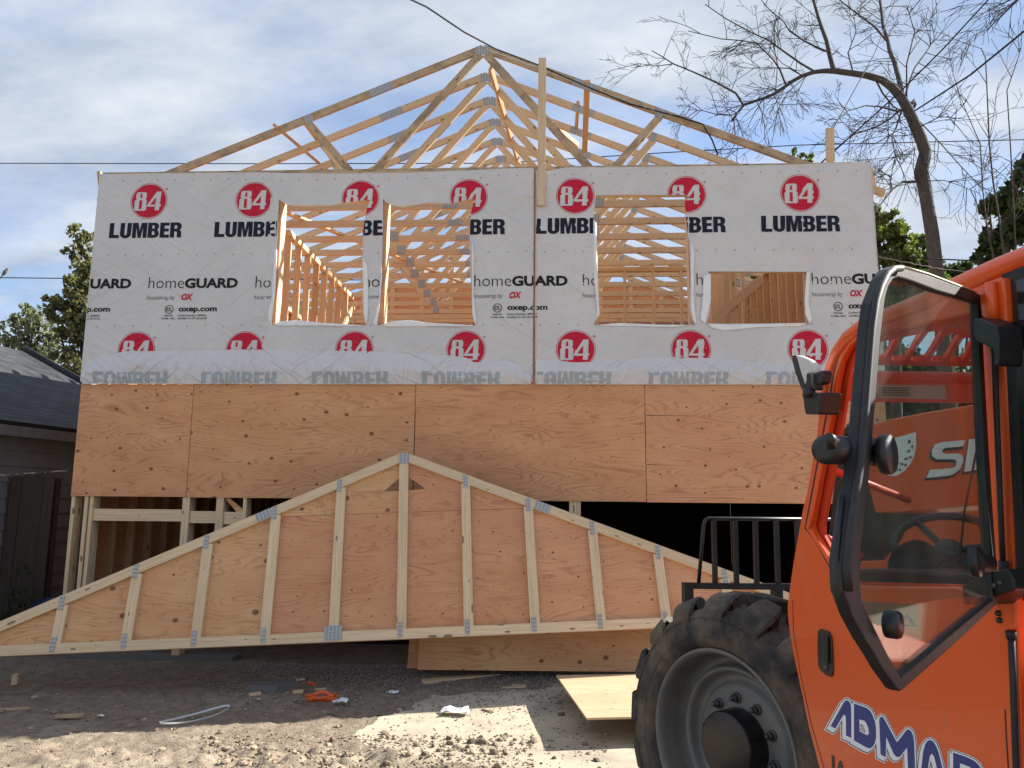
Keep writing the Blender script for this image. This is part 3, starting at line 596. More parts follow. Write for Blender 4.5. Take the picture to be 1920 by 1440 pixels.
# --- folded-up lower hem showing its reverse
def hem(top_px, xa, xb, parent, words, seed):
    tx = [(F(*p).x, F(*p).z) for p in top_px]; xs = [p[0] for p in tx]; zs = [p[1] for p in tx]
    zt = lambda x: float(np.interp(x, xs, zs)); n = 260; rows = 16; mb = MB(); y = {}
    def gath(x, t_):
        s_ = 0
        for i in range(9):
            gx_ = xa+.25+i*.58+.13*math.sin(i*5+seed); d = math.hypot(x-gx_, (t_-1)*.30)+.02
            s_ += .016*math.sin(math.atan2((1-t_)*.3+.01, x-gx_)*(7+i % 3*2)+i)*min(1, d/.08)*math.exp(-d/.28)
        return s_
    def yy(x, t_):
        v = Vector((x*1.5+seed, t_*1.1, 0)); wv_ = noise.noise(v)*.022 + gath(x, t_) + (1-abs(noise.noise(Vector((x*2.2+t_*1.6, t_*2-x*1.2, seed))))*2)**3*.012
        return YW-.020-.030*math.sin(math.pi*min(1, t_*1.05))*.8-abs(wv_)*math.sin(math.pi*min(.96, t_+.12))
    for i in range(n+1):
        x = xa+(xb-xa)*i/n; z1 = zt(x)
        for j in range(rows+1):
            t_ = j/rows; mb.v.append(Vector((x, yy(x, t_), ZM-.026+(z1-ZM+.026)*t_+(.006*noise.noise(Vector((x*5, seed, 0))) if j == rows else 0))))
    for i in range(n):
        for j in range(rows): a = i*(rows+1)+j; mb.quad((a, a+rows+1, a+rows+2, a+1), None, True)
    f = tag(mb.build('folded_hem', M['flap'], parent), 'translucent hem folded upwards')
    for cx_ in words:
        mp2 = MB(); lps = fit(LUMBER, cx_-.43, cx_+.41, ZM-.07, ZM+.105, True)
        sheet(lps, [rect(-9, 19, 2, ZM-.018), rect(-9, xa+.01, 2, 4), rect(xb-.01, 19, 2, 4)], -.0025, .024, dfun=lambda x, z: -yy(x, (z-ZM+.026)/(zt(x)-ZM+.026)), out_mb=mp2)
        mp2.build('printed_word', M['ink_faded'], f)
hem([(152, 705), (168, 679), (195, 668), (235, 660), (340, 658), (460, 656.5), (560, 658), (700, 660), (850, 668), (900, 676), (955, 678), (975, 685), (986, 700)], X0+.02, SEAM-.02, wrapL, [-.69, .52, 1.74, 2.94], 3)
hem([(992, 680), (1000, 674), (1030, 676), (1110, 676), (1180, 674), (1260, 671), (1340, 673), (1400, 678), (1470, 682), (1560, 690), (1640, 696)], SEAM+.03, X1, wrapR, [4.12, 5.34, 6.56], 8)
# --- lower facade
YF = -.012
def panel(nm, pts, m, parent, y=YF, th=.012, label=None, holes=()):
    mb = MB(); mb.slab([Vector((x, y+th, z)) for x, z in pts], Vector((0, -1, 0)), th, holes=[[Vector((x, y+th, z)) for x, z in h] for h in holes])
    return tag(mb.build(nm, M[m], parent), label)
panel('plywood_panel', rect(X0, -.003, ZP, 2.948), 'ply_a', H); panel('plywood_panel', rect(.003, 2.434, ZP-.003, 2.950), 'ply_b', H)
panel('plywood_panel', rect(2.444, 4.873, ZP-.008, 2.952), 'ply_c', H, YF-.002); panel('plywood_panel', rect(4.880, X1, ZP-.012, 2.951), 'ply_d', H)
panel('plywood_strip', rect(X0+.005, X1, 2.9535, 3.02), 'ply_red', H, -.0115, .0115)
for i, (z, xa, xb) in enumerate(((2.625, 4.884, 6.3), (2.11, 4.884, 6.1))):
    mb = MB(); ln = .55 if i == 0 else .3; mb.slab([Vector((xa, -.0125, z+.003)), Vector((xa, -.0125, z-.003)), Vector((xa+ln, -.0125, z-.0062)), Vector((xa+ln*2.2, -.0125, z-.0066)), Vector((xa+ln, -.0125, z-.0045))], Vector((0, -1, 0)), .0006); mb.build('veneer_split', M['black'], H)
# --- upper sheathing
panel('wall_sheathing', rect(X0, X1, 3.022, 5.33), 'ply_red', H, -.011, .011, holes=[rect(*RO[k]) for k in RO])
# --- framing (y from 0 to .089)
def stick(nm, x0, x1, y0, y1, z0, z1, m='pine', g='z', parent=None):
    return MB().box(x0, x1, y0, y1, z0, z1, g).build(nm, M[m], parent or H)
S = .038
stick('top_plate', X0, 2.9, -.016, .089, 5.335, 5.371, 'pine', 'x'); stick('top_plate', 2.903, X1, -.014, .089, 5.333, 5.371, 'pine_orange', 'x'); stick('top_plate', X0+.02, X1-.0, -.013, .087, 5.373, 5.407, 'pine_weathered', 'x')
for k, (a, b, c, d) in RO.items():
    stick('jack_stud', a-S, a-.0, .001, .14, 3.02, 5.33, 'pine_pale'); stick('jack_stud', b, b+S, .001, .14, 3.02, 5.33)
    stick('header', a, b, .012, .088, d, d+.185, 'pine_pale', 'x'); stick('sill', a, b, .0, .10, c-.04, c-.002, 'pine_pale', 'x')
for x in (X0+.02, -.9, -.3, .3, 3.4, 3.78, 4.0, 5.55, 6.8, 7.0): stick('stud', x, x+S, .001, .089, 3.02, 5.333)
# lower storey, front
for x in (-1.265, -1.12, -1.06, -.04, .0, .33, .37, .62, 4.08, 4.12, 4.16): stick('stud', x, x+S, .001, .14, .0 if not .3 < x < 1 else .95, 1.73 if x < 4 else 2.9, 'pine_pale')
stick('header', .038, 1.6, .001, .14, .80, .949, 'pine_orange', 'x')
stick('blocking', -1.02, -.042, .02, .058, 1.475, 1.60, 'pine_pale', 'x'); stick('blocking', .04, .33, .02, .058, 1.46, 1.585, 'pine_pale', 'x'); stick('blocking', .41, .62, .02, .058, 1.45, 1.58, 'pine_pale', 'x')
mb = MB(); mb.slab([Vector((.45, .05, 1.73)), Vector((.62, .05, 1.60)), Vector((.62, .05, 1.50)), Vector((.40, .05, 1.73))], Vector((0, -1, 0)), .02); mb.build('gusset', M['ply_gold'], H)
stick('header', X0, X1, .06, .14, 1.76, 2.0, 'pine_orange', 'x')
stick('floor_deck', X0+.02, X1-.02, .142, YB-.1, 2.90, 2.93, 'ply_a', 'x'); stick('garage_floor', .7, X1-.02, .25, YB-.02, -.05, .015, 'shade_ply', 'x'); stick('partition_wall', 1.9, 1.92, 1.2, YB-.1, .02, 2.65, 'shade_ply', 'y'); stick('rim_joist', X0, X1, .0, .038, 2.66, 2.95, 'pine_orange', 'x')
for i in range(17): stick('floor_joist', X0+.1+i*.53, X0+.1+i*.53+S, .16, YB-.12, 2.66, 2.898, 'pine_orange', 'y')
stick('foundation_wall', X0-.02, .62, -.02, .2, -.1, .11, 'footing', 'x'); 
# side and rear walls
stick('wall_sheathing', X0-.012, X0-.001, .30, YB, .0, 2.95, 'ply_red', 'y'); stick('wall_sheathing', X0-.012, X0-.001, .30, 6.5, 2.96, 5.40, 'ply_red', 'y'); stick('wall_sheathing', X1+.001, X1+.012, .02, YB, 2.96, 5.40, 'ply_red', 'y'); stick('wall_sheathing', X1+.001, X1+.012, .02, YB, .0, 2.955, 'shade_ply', 'y')
stick('wall_sheathing', X0, X1, YB, YB+.012, 2.96, 5.33, 'ply_red', 'x'); stick('wall_sheathing', X0, X1, YB, YB+.012, .0, 2.955, 'shade_ply', 'x')  # lower rear wall, like the lower right one, takes the painted shade
n = int((YB-.3)/.4064)
for i in range(n+1):
    y = .35+i*.4064
    stick('stud', X0+.001, X0+.09, y, y+S, .0, 2.66, 'pine_orange'); stick('stud', X0+.001, X0+.09, y, y+S, 2.97, 5.33)
    stick('stud', X1-.09, X1-.001, y, y+S, 2.97, 5.33)
for i in range(22):
    x = X0+.25+i*.4064
    if x < X1-.1: stick('stud', x, x+S, YB-.09, YB-.001, 2.97, 5.33)
stick('top_plate', X0, X0+.09, .09, YB-.1, 5.332, 5.404, 'pine', 'y'); stick('top_plate', X1-.09, X1, .09, YB-.1, 5.332, 5.404, 'pine', 'y'); stick('top_plate', X0+.1, X1-.1, YB-.09, YB, 5.332, 5.404, 'pine', 'x')
stick('header', 1.9, 3.6, YB-.10, YB-.092, 3.55, 3.85, 'pine', 'x'); stick('header', 5.2, 7.0, YB-.10, YB-.092, 3.50, 3.80, 'pine', 'x')
# interior partitions
for i in range(8):
    y = 1.95+i*.4264; stick('partition_stud', .20, .289, y, y+S, 2.94, 5.33, 'pine' if i != 3 else 'pine_orange')
stick('partition_plate', .20, .289, 1.9, 5.35, 5.332, 5.368, 'pine_pale', 'y'); stick('partition_plate', .20, .289, 1.9, 5.35, 5.37, 5.404, 'pine_pale', 'y')
MB().beam((.33, 2.6, 2.97), (.33, 5.3, 5.25), .09, S, Vector((1, 0, 0))).build('diagonal_brace', M['pine_pale'], H)
MB().beam((.9, 5.6, 4.2), (1.3, 5.0, 2.97), .06, S, Vector((0, 1, 0))).build('diagonal_brace', M['pine_pale'], H)
for x in (3.9, 4.28, 4.45, 4.58, 5.02, 5.47, 5.9, 6.02, 6.4, 6.85): stick('partition_stud', x, x+S, 3.7, 3.789, 2.94, 5.33, 'pine')
stick('partition_plate', 3.8, 7.25, 3.70, 3.789, 5.332, 5.368, 'pine', 'x'); stick('partition_plate', 3.8, 7.25, 3.70, 3.789, 5.37, 5.404, 'pine_pale', 'x'); stick('header', 3.9, 4.58, 3.69, 3.70, 4.6, 4.72, 'pine', 'x')
MB().beam((4.95, 3.62, 2.97), (6.2, 3.62, 4.1), .09, S).build('diagonal_brace', M['pine'], H)
MB().beam((5.75, 2.2, 3.9), (6.75, 2.2, 4.75), .12, S).build('diagonal_brace', M['pine'], H)
for i in range(5): stick('partition_stud', 6.32, 6.41, 2.2+i*.4064, 2.2+i*.4064+S, 2.94, 5.33)
# --- roof trusses
XC, PK, BASE, Y0T = 3.045, 7.290, 5.410, .597
s_ = (PK-5.515)/(XC-X0); ct = math.cos(math.atan(s_)); OV = .40
def tz(x): return PK-s_*abs(x-XC)
def build_truss(first=False):
    lum = 'pine_weathered' if first else 'pine'; y0 = Y0T; y1 = Y0T+S; yc = Y0T+S/2
    mb = MB(); mb.box(X0, X1, y0, y1, BASE, BASE+.089)
    vt = .089/ct
    for sg in (-1, 1):
        xe = XC+sg*(XC-X0+OV); mb.beam((xe, yc, tz(xe)-vt/2), (XC, yc, tz(XC)-vt/2), .089, S)
    t_ = mb.build('roof_truss', M[lum], H)
    mids = [XC-2.14, XC+2.14]; thirds = [XC-1.437, XC+1.437]
    def web(a, b): MB().beam(a, b, .089, S*.96).build('web', M[lum], t_)
    for i, sg in ((0, -1), (1, 1)):
        web((thirds[i], yc, BASE+.089), (XC+sg*.035, yc, PK-.125)); web((thirds[i]+sg*.03, yc, BASE+.10), (mids[i], yc, tz(mids[i])-.11))
    def plate(x, z, w_, h_, ang=0, back=False):
        yf = y0-.002 if not back else y1+.002; ax = Vector((math.cos(ang), 0, math.sin(ang))); az = Vector((-math.sin(ang), 0, math.cos(ang)))
        MB().obox((x, yf, z), ax, Vector((0, 1, 0)), az, w_/2, .002, h_/2).build('connector_plate', M['galv'], t_)
    an = math.atan(s_)
    plate(XC, PK-.085, .17, .11)
    plate(XC-1.25, tz(XC-1.25)-.055, .30, .10, an); plate(XC+1.25, tz(XC+1.25)-.055, .30, .10, -an)
    for i, sg in ((0, -1), (1, 1)):
        plate(thirds[i], BASE+.07, .13, .14); plate(mids[i], tz(mids[i])-.07, .09, .12, -sg*an); plate(X0+.25 if i == 0 else X1-.25, BASE+.06, .2, .1)
    plate(XC-.45, BASE+.045, .2, .085)
    return t_
t0 = build_truss(True); t1 = build_truss(False); t1.location.y += .6096
for i in range(2, 11):
    c = t1.copy(); coll.objects.link(c); c.parent = H; c.location = Vector((t1.location.x+(0, .02, -.015, .01)[i % 4], t0.location.y+.6096*i, t1.location.z))
    for ch in t1.children: d = ch.copy(); coll.objects.link(d); d.parent = c
# rear gable, part sheathed
yg = YB-.09
mb = MB(); mb.box(X0, X1, yg, yg+S, BASE, BASE+.089)
for sg in (-1, 1): xe = XC+sg*(XC-X0+OV); mb.beam((xe, yg+S/2, tz(xe)-.048), (XC, yg+S/2, tz(XC)-.048), .089, S)
for k in range(-6, 7): x = XC+k*.6096; mb.box(x-.045, x+.045, yg, yg+S, BASE+.09, tz(x)-.09, 'z')
mb.build('rear_gable_truss', M['pine'], H)
mb = MB(); zt_ = 6.16; xr = (PK-zt_)/s_
mb.slab([Vector((X0, yg+.052, BASE-.08)), Vector((X1, yg+.052, BASE-.08)), Vector((X1, yg+.052, tz(X1)-.01)), Vector((XC+xr, yg+.052, zt_)), Vector((XC-xr, yg+.052, zt_)), Vector((X0, yg+.052, tz(X0)-.01))], Vector((0, -1, 0)), .012)
mb.build('gable_sheathing', M['ply_red'], H)
# temporary bracing on and in front of the trusses
def brace(a, b, wd=.089, dp=S, m='pine_orange', side=Vector((0, 1, 0))): return MB().beam(a, b, wd, dp, side).build('brace_board', M[m], H)
tag(MB().beam(F(1015, 386, -.045), F(1017, 110, -.045), .087, S).build('brace_board', M['pine'], H), 'tall upright board nailed in front of the wrap')
MB().beam(F(1557, 303, .03), F(1556, 241, .03), .085, S).build('brace_board', M['pine'], H)
brace(at(920, 128, 1, .68), at(975, 314, 1, 3.3), .06); brace(at(516, 236, 1, .55), at(612, 318, 1, 2.2), .075); brace(at(570, 224, 1, .66), at(640, 318, 1, 2.4), .08)
brace(at(1101, 152, 1, .57), at(1096, 285, 1, 1.9), .07); brace(at(1084, 193, 1, 1.18), at(1080, 243, 1, 1.9), .06); brace(at(1035, 232, 1, 1.8), at(1083, 272, 1, 2.5), .07)
brace(at(1632, 316, 1, .3), at(1636, 345, 1, .3), .05); brace(at(186, 322, 1, .2), at(189, 350, 1, .2), .04); brace((-.2, .7, 5.53), (3.4, 6.8, 5.53), .03, .089, 'pine_pale', Vector((1, -.4, 0)).normalized())

# ================================================================== THE GABLE TRUSS LEANING ON THE HOUSE
gq = (2.54146562, -0.95805612, 0.47419666, 0.09039345, 0.3140126, 0.04416749); GH, GS = 1.763, .424
go = Vector(gq[:3]); _ex = Vector((math.cos(gq[3]), math.sin(gq[3]), 0)); _n = Vector((-math.sin(gq[3]), math.cos(gq[3]), 0))
_ez = Vector((0, 0, 1))*math.cos(gq[4]) + _n*math.sin(gq[4]); ga = _ex*math.cos(gq[5]) + _ez*math.sin(gq[5]); gb = -_ex*math.sin(gq[5]) + _ez*math.cos(gq[5]); gn = ga.cross(gb)   # gn towards the camera
if gn.y > 0: gn = -gn
def gp(x, z, d=0): return go + ga*x + gb*z + gn*d
gable = thing('gable_truss', gp(0, 0), 'long triangular gable truss sheathed in plywood, leaning at the foot of the house', 'roof truss')
def cz(x): return GH-abs(x)*GS
cg = math.cos(math.atan(GS)); up_ = .0445/cg
def gpan(pts, m, holes=()):
    mb = MB(); mb.slab([gp(x, z, -.021-.012) for x, z in pts], gn, .012, holes=[[gp(x, z, -.033) for x, z in h] for h in holes]); return mb.build('plywood_panel', M[m], gable)
def zl(x): return cz(x)+up_-.004
gpan([(-4.1, .0), (-1.222, .0), (-1.222, 1.19), (-(GH+up_-1.19)/GS, 1.19), (-4.1, zl(-4.1))], 'ply_gold'); gpan([(-1.219, 0), (1.219, 0), (1.219, 1.19), (-1.219, 1.19)], 'ply_red')
gpan([(1.222, .0), (4.1, .0), (4.1, zl(4.1)), ((GH+up_-1.19)/GS, 1.19), (1.222, 1.19)], 'ply_d')
gpan([(-(GH+up_-1.194)/GS, 1.194), (-.002, 1.194), (-.002, 1.415), (-.20, 1.415), (-.17, 1.435), (-.06, 1.54), (-.002, 1.56), (-.002, zl(0))], 'ply_gold')
gpan([((GH+up_-1.194)/GS, 1.194), (.002, 1.194), (.002, 1.415), (.21, 1.425), (.16, 1.47), (.03, 1.56), (.002, 1.56), (.002, zl(0))][::-1], 'ply_red')
for sg, nm in ((-1, 'top_chord'), (1, 'top_chord')):
    MB().beam(gp(sg*4.35, cz(4.35), .0), gp(sg*.001, cz(0), .0), .089, S, gn).build(nm, M['pine_pale'], gable)
    if sg == 1: MB().beam(gp(4.3, cz(4.3)+.003, -.055), gp(.3, cz(.3)+.003, -.055), .086, S, gn).build('backing_chord', M['pine_pale'], gable)
MB().beam(gp(-4.2, .0445, .0), gp(-.62, .0445, .0), .089, S, gn).build('bottom_chord', M['pine_pale'], gable); MB().beam(gp(-.618, .0445, 0), gp(4.2, .0445, 0), .089, S, gn).build('bottom_chord', M['pine_pale'], gable)
def gplate(x, z, w_, h_, ang=0):
    ax = ga*math.cos(ang)+gb*math.sin(ang); az = -ga*math.sin(ang)+gb*math.cos(ang)
    MB().obox(gp(x, z, .0215), ax, gn, az, w_/2, .0022, h_/2).build('connector_plate', M['galv'], gable)
def gpv(x, z, w_, h_):
    """narrow plate with its tooth rows lying across"""
    MB().obox(gp(x, z, .0218), gb, gn, ga, h_/2, .0022, w_/2).build('connector_plate', M['galv'], gable)
for k in range(-6, 7):
    x = k*.6096; zt2 = cz(x)-up_ - (.0 if k else .02)
    MB().beam(gp(x, .089), gp(x, zt2), .089, S*.97, gn).build('stud', M['pine_pale'], gable)
    if k: gpv(x+(-.016 if k < 0 else .0), cz(x)-.028, .043, .13)
    gpv(x-.012, .080, .043, .13) if k != -1 else gplate(x+.0, .075, .16, .13)
gplate(0, cz(0)-.02, .10, .11); gplate(-1.33, cz(1.33)-.0, .155, .088, math.atan(GS)); gplate(1.36, cz(1.36), .155, .088, -math.atan(GS))

# ================================================================== THINGS IN THE YARD
def sheet_thing(nm, pts, nrm, th, m, label, cat, group=None):
    mb = MB(); mb.slab([Vector(p) for p in pts], nrm, th); return tag(mb.build(nm, M[m]), label, cat, group)
# plywood leaning under the gable
y_ = -.34
p0, p1 = at(783, 1256, 1, y_-.12), at(1290, 1262, 1, y_-.06)
sheet_thing('plywood_sheet', [p0, p1, p1+Vector((0, .22, .62)), p0+Vector((0, .22, .62))], Vector((0, -1, .3)), .018, 'ply_gold', 'long pale plywood sheet on edge under the right half of the gable truss', 'plywood')
p0, p1 = at(764, 1253, 1, y_), at(1150, 1258, 1, y_)
sheet_thing('plywood_sheet', [p0, p1, p1+Vector((0, .22, .55)), p0+Vector((0, .22, .55))], Vector((0, -1, .3)), .018, 'ply_c', 'reddish plywood sheet showing its left end behind the long pale sheet', 'plywood')
def board(a, b, wd, th, m, label, cat='board', up=Vector((0, 0, 1))):
    return tag(MB().beam(a, b, wd, th, up).build('timber_board', M[m]), label, cat)
board(at(778, 1262, 2, .03), at(1010, 1259, 2, .03), .12, .02, 'pine_weathered', 'thin flat board on the gravel along the bottom of the leaning plywood')
board(at(1004, 1268, 2, .03), at(1200, 1266, 2, .03), .14, .035, 'pine_weathered', 'short grey board on the gravel beside the sunlit plywood square')
a, b = at(792, 1279, 2, .035), at(935, 1266, 2, .035); board(a, b, .089, .04, 'pine', 'brown two-by-four lying askew on the gravel in front of the leaning plywood')
# sunlit square on the forks
h = .20; c2, c1 = at(1043, 1266, 2, h), at(1100, 1346, 2, h); e = Vector((.985, .174, 0))*1.9
sheet_thing('plywood_sheet', [c1, c1+e, c2+e, c2], Vector((0, 0, -1)), .015, 'ply_pale', 'pale sunlit plywood square lying flat beyond the front wheel', 'plywood')
tag(MB().box(-2.2, -1.6, -1.6, -1.2, 0, .30, 'y').build('timber_block', M['pine_weathered']), 'timber block under the far left end of the leaning gable truss', 'block')
# litter
def chip(px, py, ln, wd, th, ang, m, label, z=.012):
    p = at(px, py, 2, 0); z = max(0, gz(p.x, p.y))+th/2+.004
    return tag(MB().obox((p.x, p.y, z), Vector((math.cos(ang), math.sin(ang), .05)).normalized(), Vector((-math.sin(ang), math.cos(ang), 0)), Vector((0, 0, 1)), ln/2, wd/2, th/2).build('wood_offcut', M[m]), label, 'offcut')
chip(28, 1286, .05, .05, .09, .2, 'pine_pale', 'small pale block standing on the dirt at the far left')
chip(478, 1304, .10, .06, .018, .5, 'pine', 'brown chip beside the grey slab of stone')
chip(559, 1300, .09, .06, .02, .1, 'pine_pale', 'pale square chip left of the orange strap'); chip(563, 1281, .08, .04, .012, .4, 'pine_pale', 'thin pale chip behind the orange strap')
chip(600, 1296, .11, .05, .012, .3, 'pine', 'flat chip touching the orange strap'); chip(963, 1296, .22, .03, .012, .05, 'pine', 'thin stick on the concrete below the two-by-four')
chip(972, 1291, .14, .03, .012, -.5, 'pine', 'short splinter resting on the thin stick'); chip(915, 1334, .14, .02, .01, -.7, 'pine_weathered', 'thin twig-like splinter near the top of the sunlit patch')
chip(130, 1346, .22, .04, .02, .1, 'pine_weathered', 'pale curved sliver of wood on the dirt at left'); chip(20, 1334, .3, .02, .015, .1, 'pine_weathered', 'long thin splinter at the left edge of the yard')
p = at(503, 1296, 2, 0); mb = MB(); mb.slab([Vector((p.x+a_, p.y+b_, .01)) for a_, b_ in ((-.16, -.08), (.10, -.07), (.22, .14), (.03, .15), (-.13, .03))], Vector((0, 0, 1)), .055); tag(mb.build('stone_slab', M['footing']), 'grey broken slab of stone on the gravel', 'stone')
# orange strap: a loose ribbon with a coil
def ribbon(nm, pts, wd, m, label, cat, th=.002):
    mb = MB(); n = len(pts)
    for i, p in enumerate(pts):
        t_ = (pts[min(i+1, n-1)]-pts[max(i-1, 0)]).normalized(); sd = t_.cross(Vector((0, 0, 1)) if abs(t_.z) < .9 else Vector((1, 0, 0))).normalized()
        sd = (sd*.35+Vector((0, 0, 1))*.94).normalized(); mb.v += [p-sd*wd/2, p+sd*wd/2]
    for i in range(n-1): mb.quad((2*i, 2*i+1, 2*i+3, 2*i+2), None, True)
    o = mb.build(nm, m); md = o.modifiers.new('s', 'SOLIDIFY'); md.thickness = th; return tag(o, label, cat)
strapm = mat('orange_strap', (.75, .12, .02), .4)
pa = at(576, 1288, 2, .05); pc = at(601, 1313, 2, .02); pts = [pa+(pc-pa)*t_+Vector((.03*math.sin(t_*5), 0, .03+.02*math.sin(t_*7))) for t_ in np.linspace(0, .8, 9)]
for i in range(26): a = -2.2+i*.36; r = .10+.012*math.sin(i*1.9); pts.append(pc+Vector((r*1.25*math.cos(a), r*math.sin(a), .03+.012*math.sin(i*1.3))))
ribbon('strap', pts, .035, strapm, 'orange strap curled on the gravel', 'strap')
p = at(367, 1347, 2, .015); wm = mat('white_band', (.62, .64, .62), .4)
pts = []
for i in range(37):
    a = 2*math.pi*i/36+.7; r = .16; q = Vector((r*1.0*math.cos(a)+.05*math.sin(a), r*1.35*math.sin(a)+.16*math.cos(a), .02+.012*math.sin(a*2))); pts.append(p+q)
ribbon('plastic_band', pts, .016, wm, 'white plastic banding loop lying on the dark dirt', 'band')
def paper(px, py, s, seed, label):
    p = at(px, py, 2, 0); mb = MB(); r_ = random.Random(seed); n = 5; z = max(0, gz(p.x, p.y))+.012
    for i in range(n):
        for j in range(n): mb.v.append(Vector((p.x+(i/(n-1)-.5)*s*1.4+r_.uniform(-.1, .1)*s, p.y+(j/(n-1)-.5)*s+r_.uniform(-.1, .1)*s, z+r_.uniform(0, .3)*s)))
    for i in range(n-1):
        for j in range(n-1): a = i*n+j; mb.quad((a, a+n, a+n+1, a+1))
    o = mb.build('paper_scrap', paperm); md = o.modifiers.new('s', 'SOLIDIFY'); md.thickness = .0015; return tag(o, label, 'litter')
paperm = mat('white_paper', (.75, .77, .80), .6)
paper(736, 1303, .075, 1, 'white scrap of paper on the gravel right of the orange strap'); paper(638, 1319, .09, 2, 'crumpled white scrap just right of the orange strap')
paper(853, 1340, .15, 3, 'crumpled white wrapper at the edge of the sunlit patch'); paper(190, 1345, .035, 4, 'tiny white scrap on the dark dirt at left')
# tarp heap at the fence
mb = MB(); c0 = at(75, 1150, 1, .1); n, m_ = 34, 20
for i in range(n):
    for j in range(m_):
        u, v = i/(n-1)*2-1, j/(m_-1)*2-1; hgt = max(0, 1-u*u*.9-v*v*.9)**.5
        q = Vector((u*2.2, v*2.2, 1)); mb.v.append(Vector((c0.x+.10+u*.55, .42+v*.30, .16+.52*hgt*(.82+.35*noise.noise(q*.9))+.06*abs(noise.noise(q*3.2)))))
for i in range(n-1):
    for j in range(m_-1): a = i*m_+j; mb.quad((a, a+m_, a+m_+1, a+1), None, True)
tag(mb.build('tarp', M['tarp']), 'crumpled dark blue tarpaulin heaped by the wooden fence', 'tarp')
# ---------------------------------------------------------------- neighbour's garage
ge = Vector((math.sin(R(8.5)), math.cos(R(8.5)), 0)); gr = Vector((ge.y, -ge.x, 0)); g0 = Vector((-2.28, 3.6, 0))
gar = thing('neighbour_garage', g0, 'dark grey shingle-sided garage with a black shingle roof behind the fence', 'garage')
def gpt(u, v, z): return g0+ge*u+gr*v+Vector((0, 0, z))     # u along the wall (far = 0, near negative), v outwards to the right
mb = MB(); rs = .19
for i in range(14):                                          # lapped courses
    z0 = i*rs; a, b, c, d = gpt(-9, .022, z0), gpt(0, .022, z0), gpt(0, .004, z0+rs), gpt(-9, .004, z0+rs)
    k = len(mb.v); mb.v += [a, b, c, d, gpt(-9, -.02, z0), gpt(0, -.02, z0)]; mb.quad((k, k+1, k+2, k+3)); mb.quad((k, k+4, k+5, k+1))
    x = -9+(i % 2)*.21
    while x < 0:
        k = len(mb.v); mb.v += [gpt(x, .0235, z0), gpt(x+.006, .0235, z0), gpt(x+.006, .0055, z0+rs), gpt(x, .0055, z0+rs)]; x += .42+rnd.uniform(-.05, .05)
k = len(mb.v); mb.v += [gpt(0, .02, 0), gpt(0, -5, 0), gpt(0, -5, 2.66), gpt(0, .02, 2.66)]; mb.quad((k, k+1, k+2, k+3))
mb.build('shingled_wall', M['siding'], gar)
mb = MB(); ev, rz, rv = .30, 4.18, -2.9; zz0 = 2.60
k = len(mb.v); mb.v += [gpt(-9.4, ev, zz0), gpt(.35, ev, zz0), gpt(.35, rv, rz), gpt(-9.4, rv, rz)]
mb.quad((k, k+1, k+2, k+3), [(0, 0), (9.75, 0), (9.75, 3.7), (0, 3.7)])
k = len(mb.v); mb.v += [gpt(-9.4, rv, rz), gpt(.35, rv, rz), gpt(.35, 2*rv-ev, zz0), gpt(-9.4, 2*rv-ev, zz0)]; mb.quad((k, k+1, k+2, k+3), [(0, 0), (9.75, 0), (9.75, 3.7), (0, 3.7)])
o = mb.build('roof', M['shingle'], gar); md = o.modifiers.new('s', 'SOLIDIFY'); md.thickness = .05; md.offset = -1
MB().obox(gpt(-4.5, ev-.012, zz0-.11), ge, gr, Vector((0, 0, 1)), 4.9, .012, .06).build('fascia', M['trim'], gar)
MB().obox(gpt(-4.5, ev/2, zz0-.16), ge, gr, Vector((0, 0, 1)), 4.9, ev/2-.02, .008).build('soffit', M['trim'], gar)
MB().obox(gpt(.34, -1.3, 3.42), (gpt(0, rv, rz)-gpt(0, ev, zz0)).normalized(), ge, Vector((0, 0, 1)), 1.8, .015, .07).build('rake_board', M['shingle'], gar)
# ---------------------------------------------------------------- fence
fn = thing('wooden_fence', (-3.4, .95, 0), 'weathered dark wooden board fence in front of the garage', 'fence')
x = -6.6; i = 0; mb = MB()
while x < -2.12:
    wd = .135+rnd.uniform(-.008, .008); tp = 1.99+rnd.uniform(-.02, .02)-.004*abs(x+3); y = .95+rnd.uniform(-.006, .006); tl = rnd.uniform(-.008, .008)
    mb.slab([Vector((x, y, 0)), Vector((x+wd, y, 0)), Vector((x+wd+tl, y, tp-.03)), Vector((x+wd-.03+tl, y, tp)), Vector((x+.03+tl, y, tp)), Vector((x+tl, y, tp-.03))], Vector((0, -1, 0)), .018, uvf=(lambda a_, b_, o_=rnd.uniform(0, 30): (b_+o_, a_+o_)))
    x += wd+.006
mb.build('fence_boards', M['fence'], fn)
for z in (.4, 1.6): MB().box(-6.6, -2.12, .97, 1.01, z, z+.09).build('fence_rail', M['fence'], fn)
for x in (-6.3, -4.2, -2.2): MB().box(x, x+.09, 1.01, 1.10, 0, 1.95, 'z').build('fence_post', M['fence'], fn)
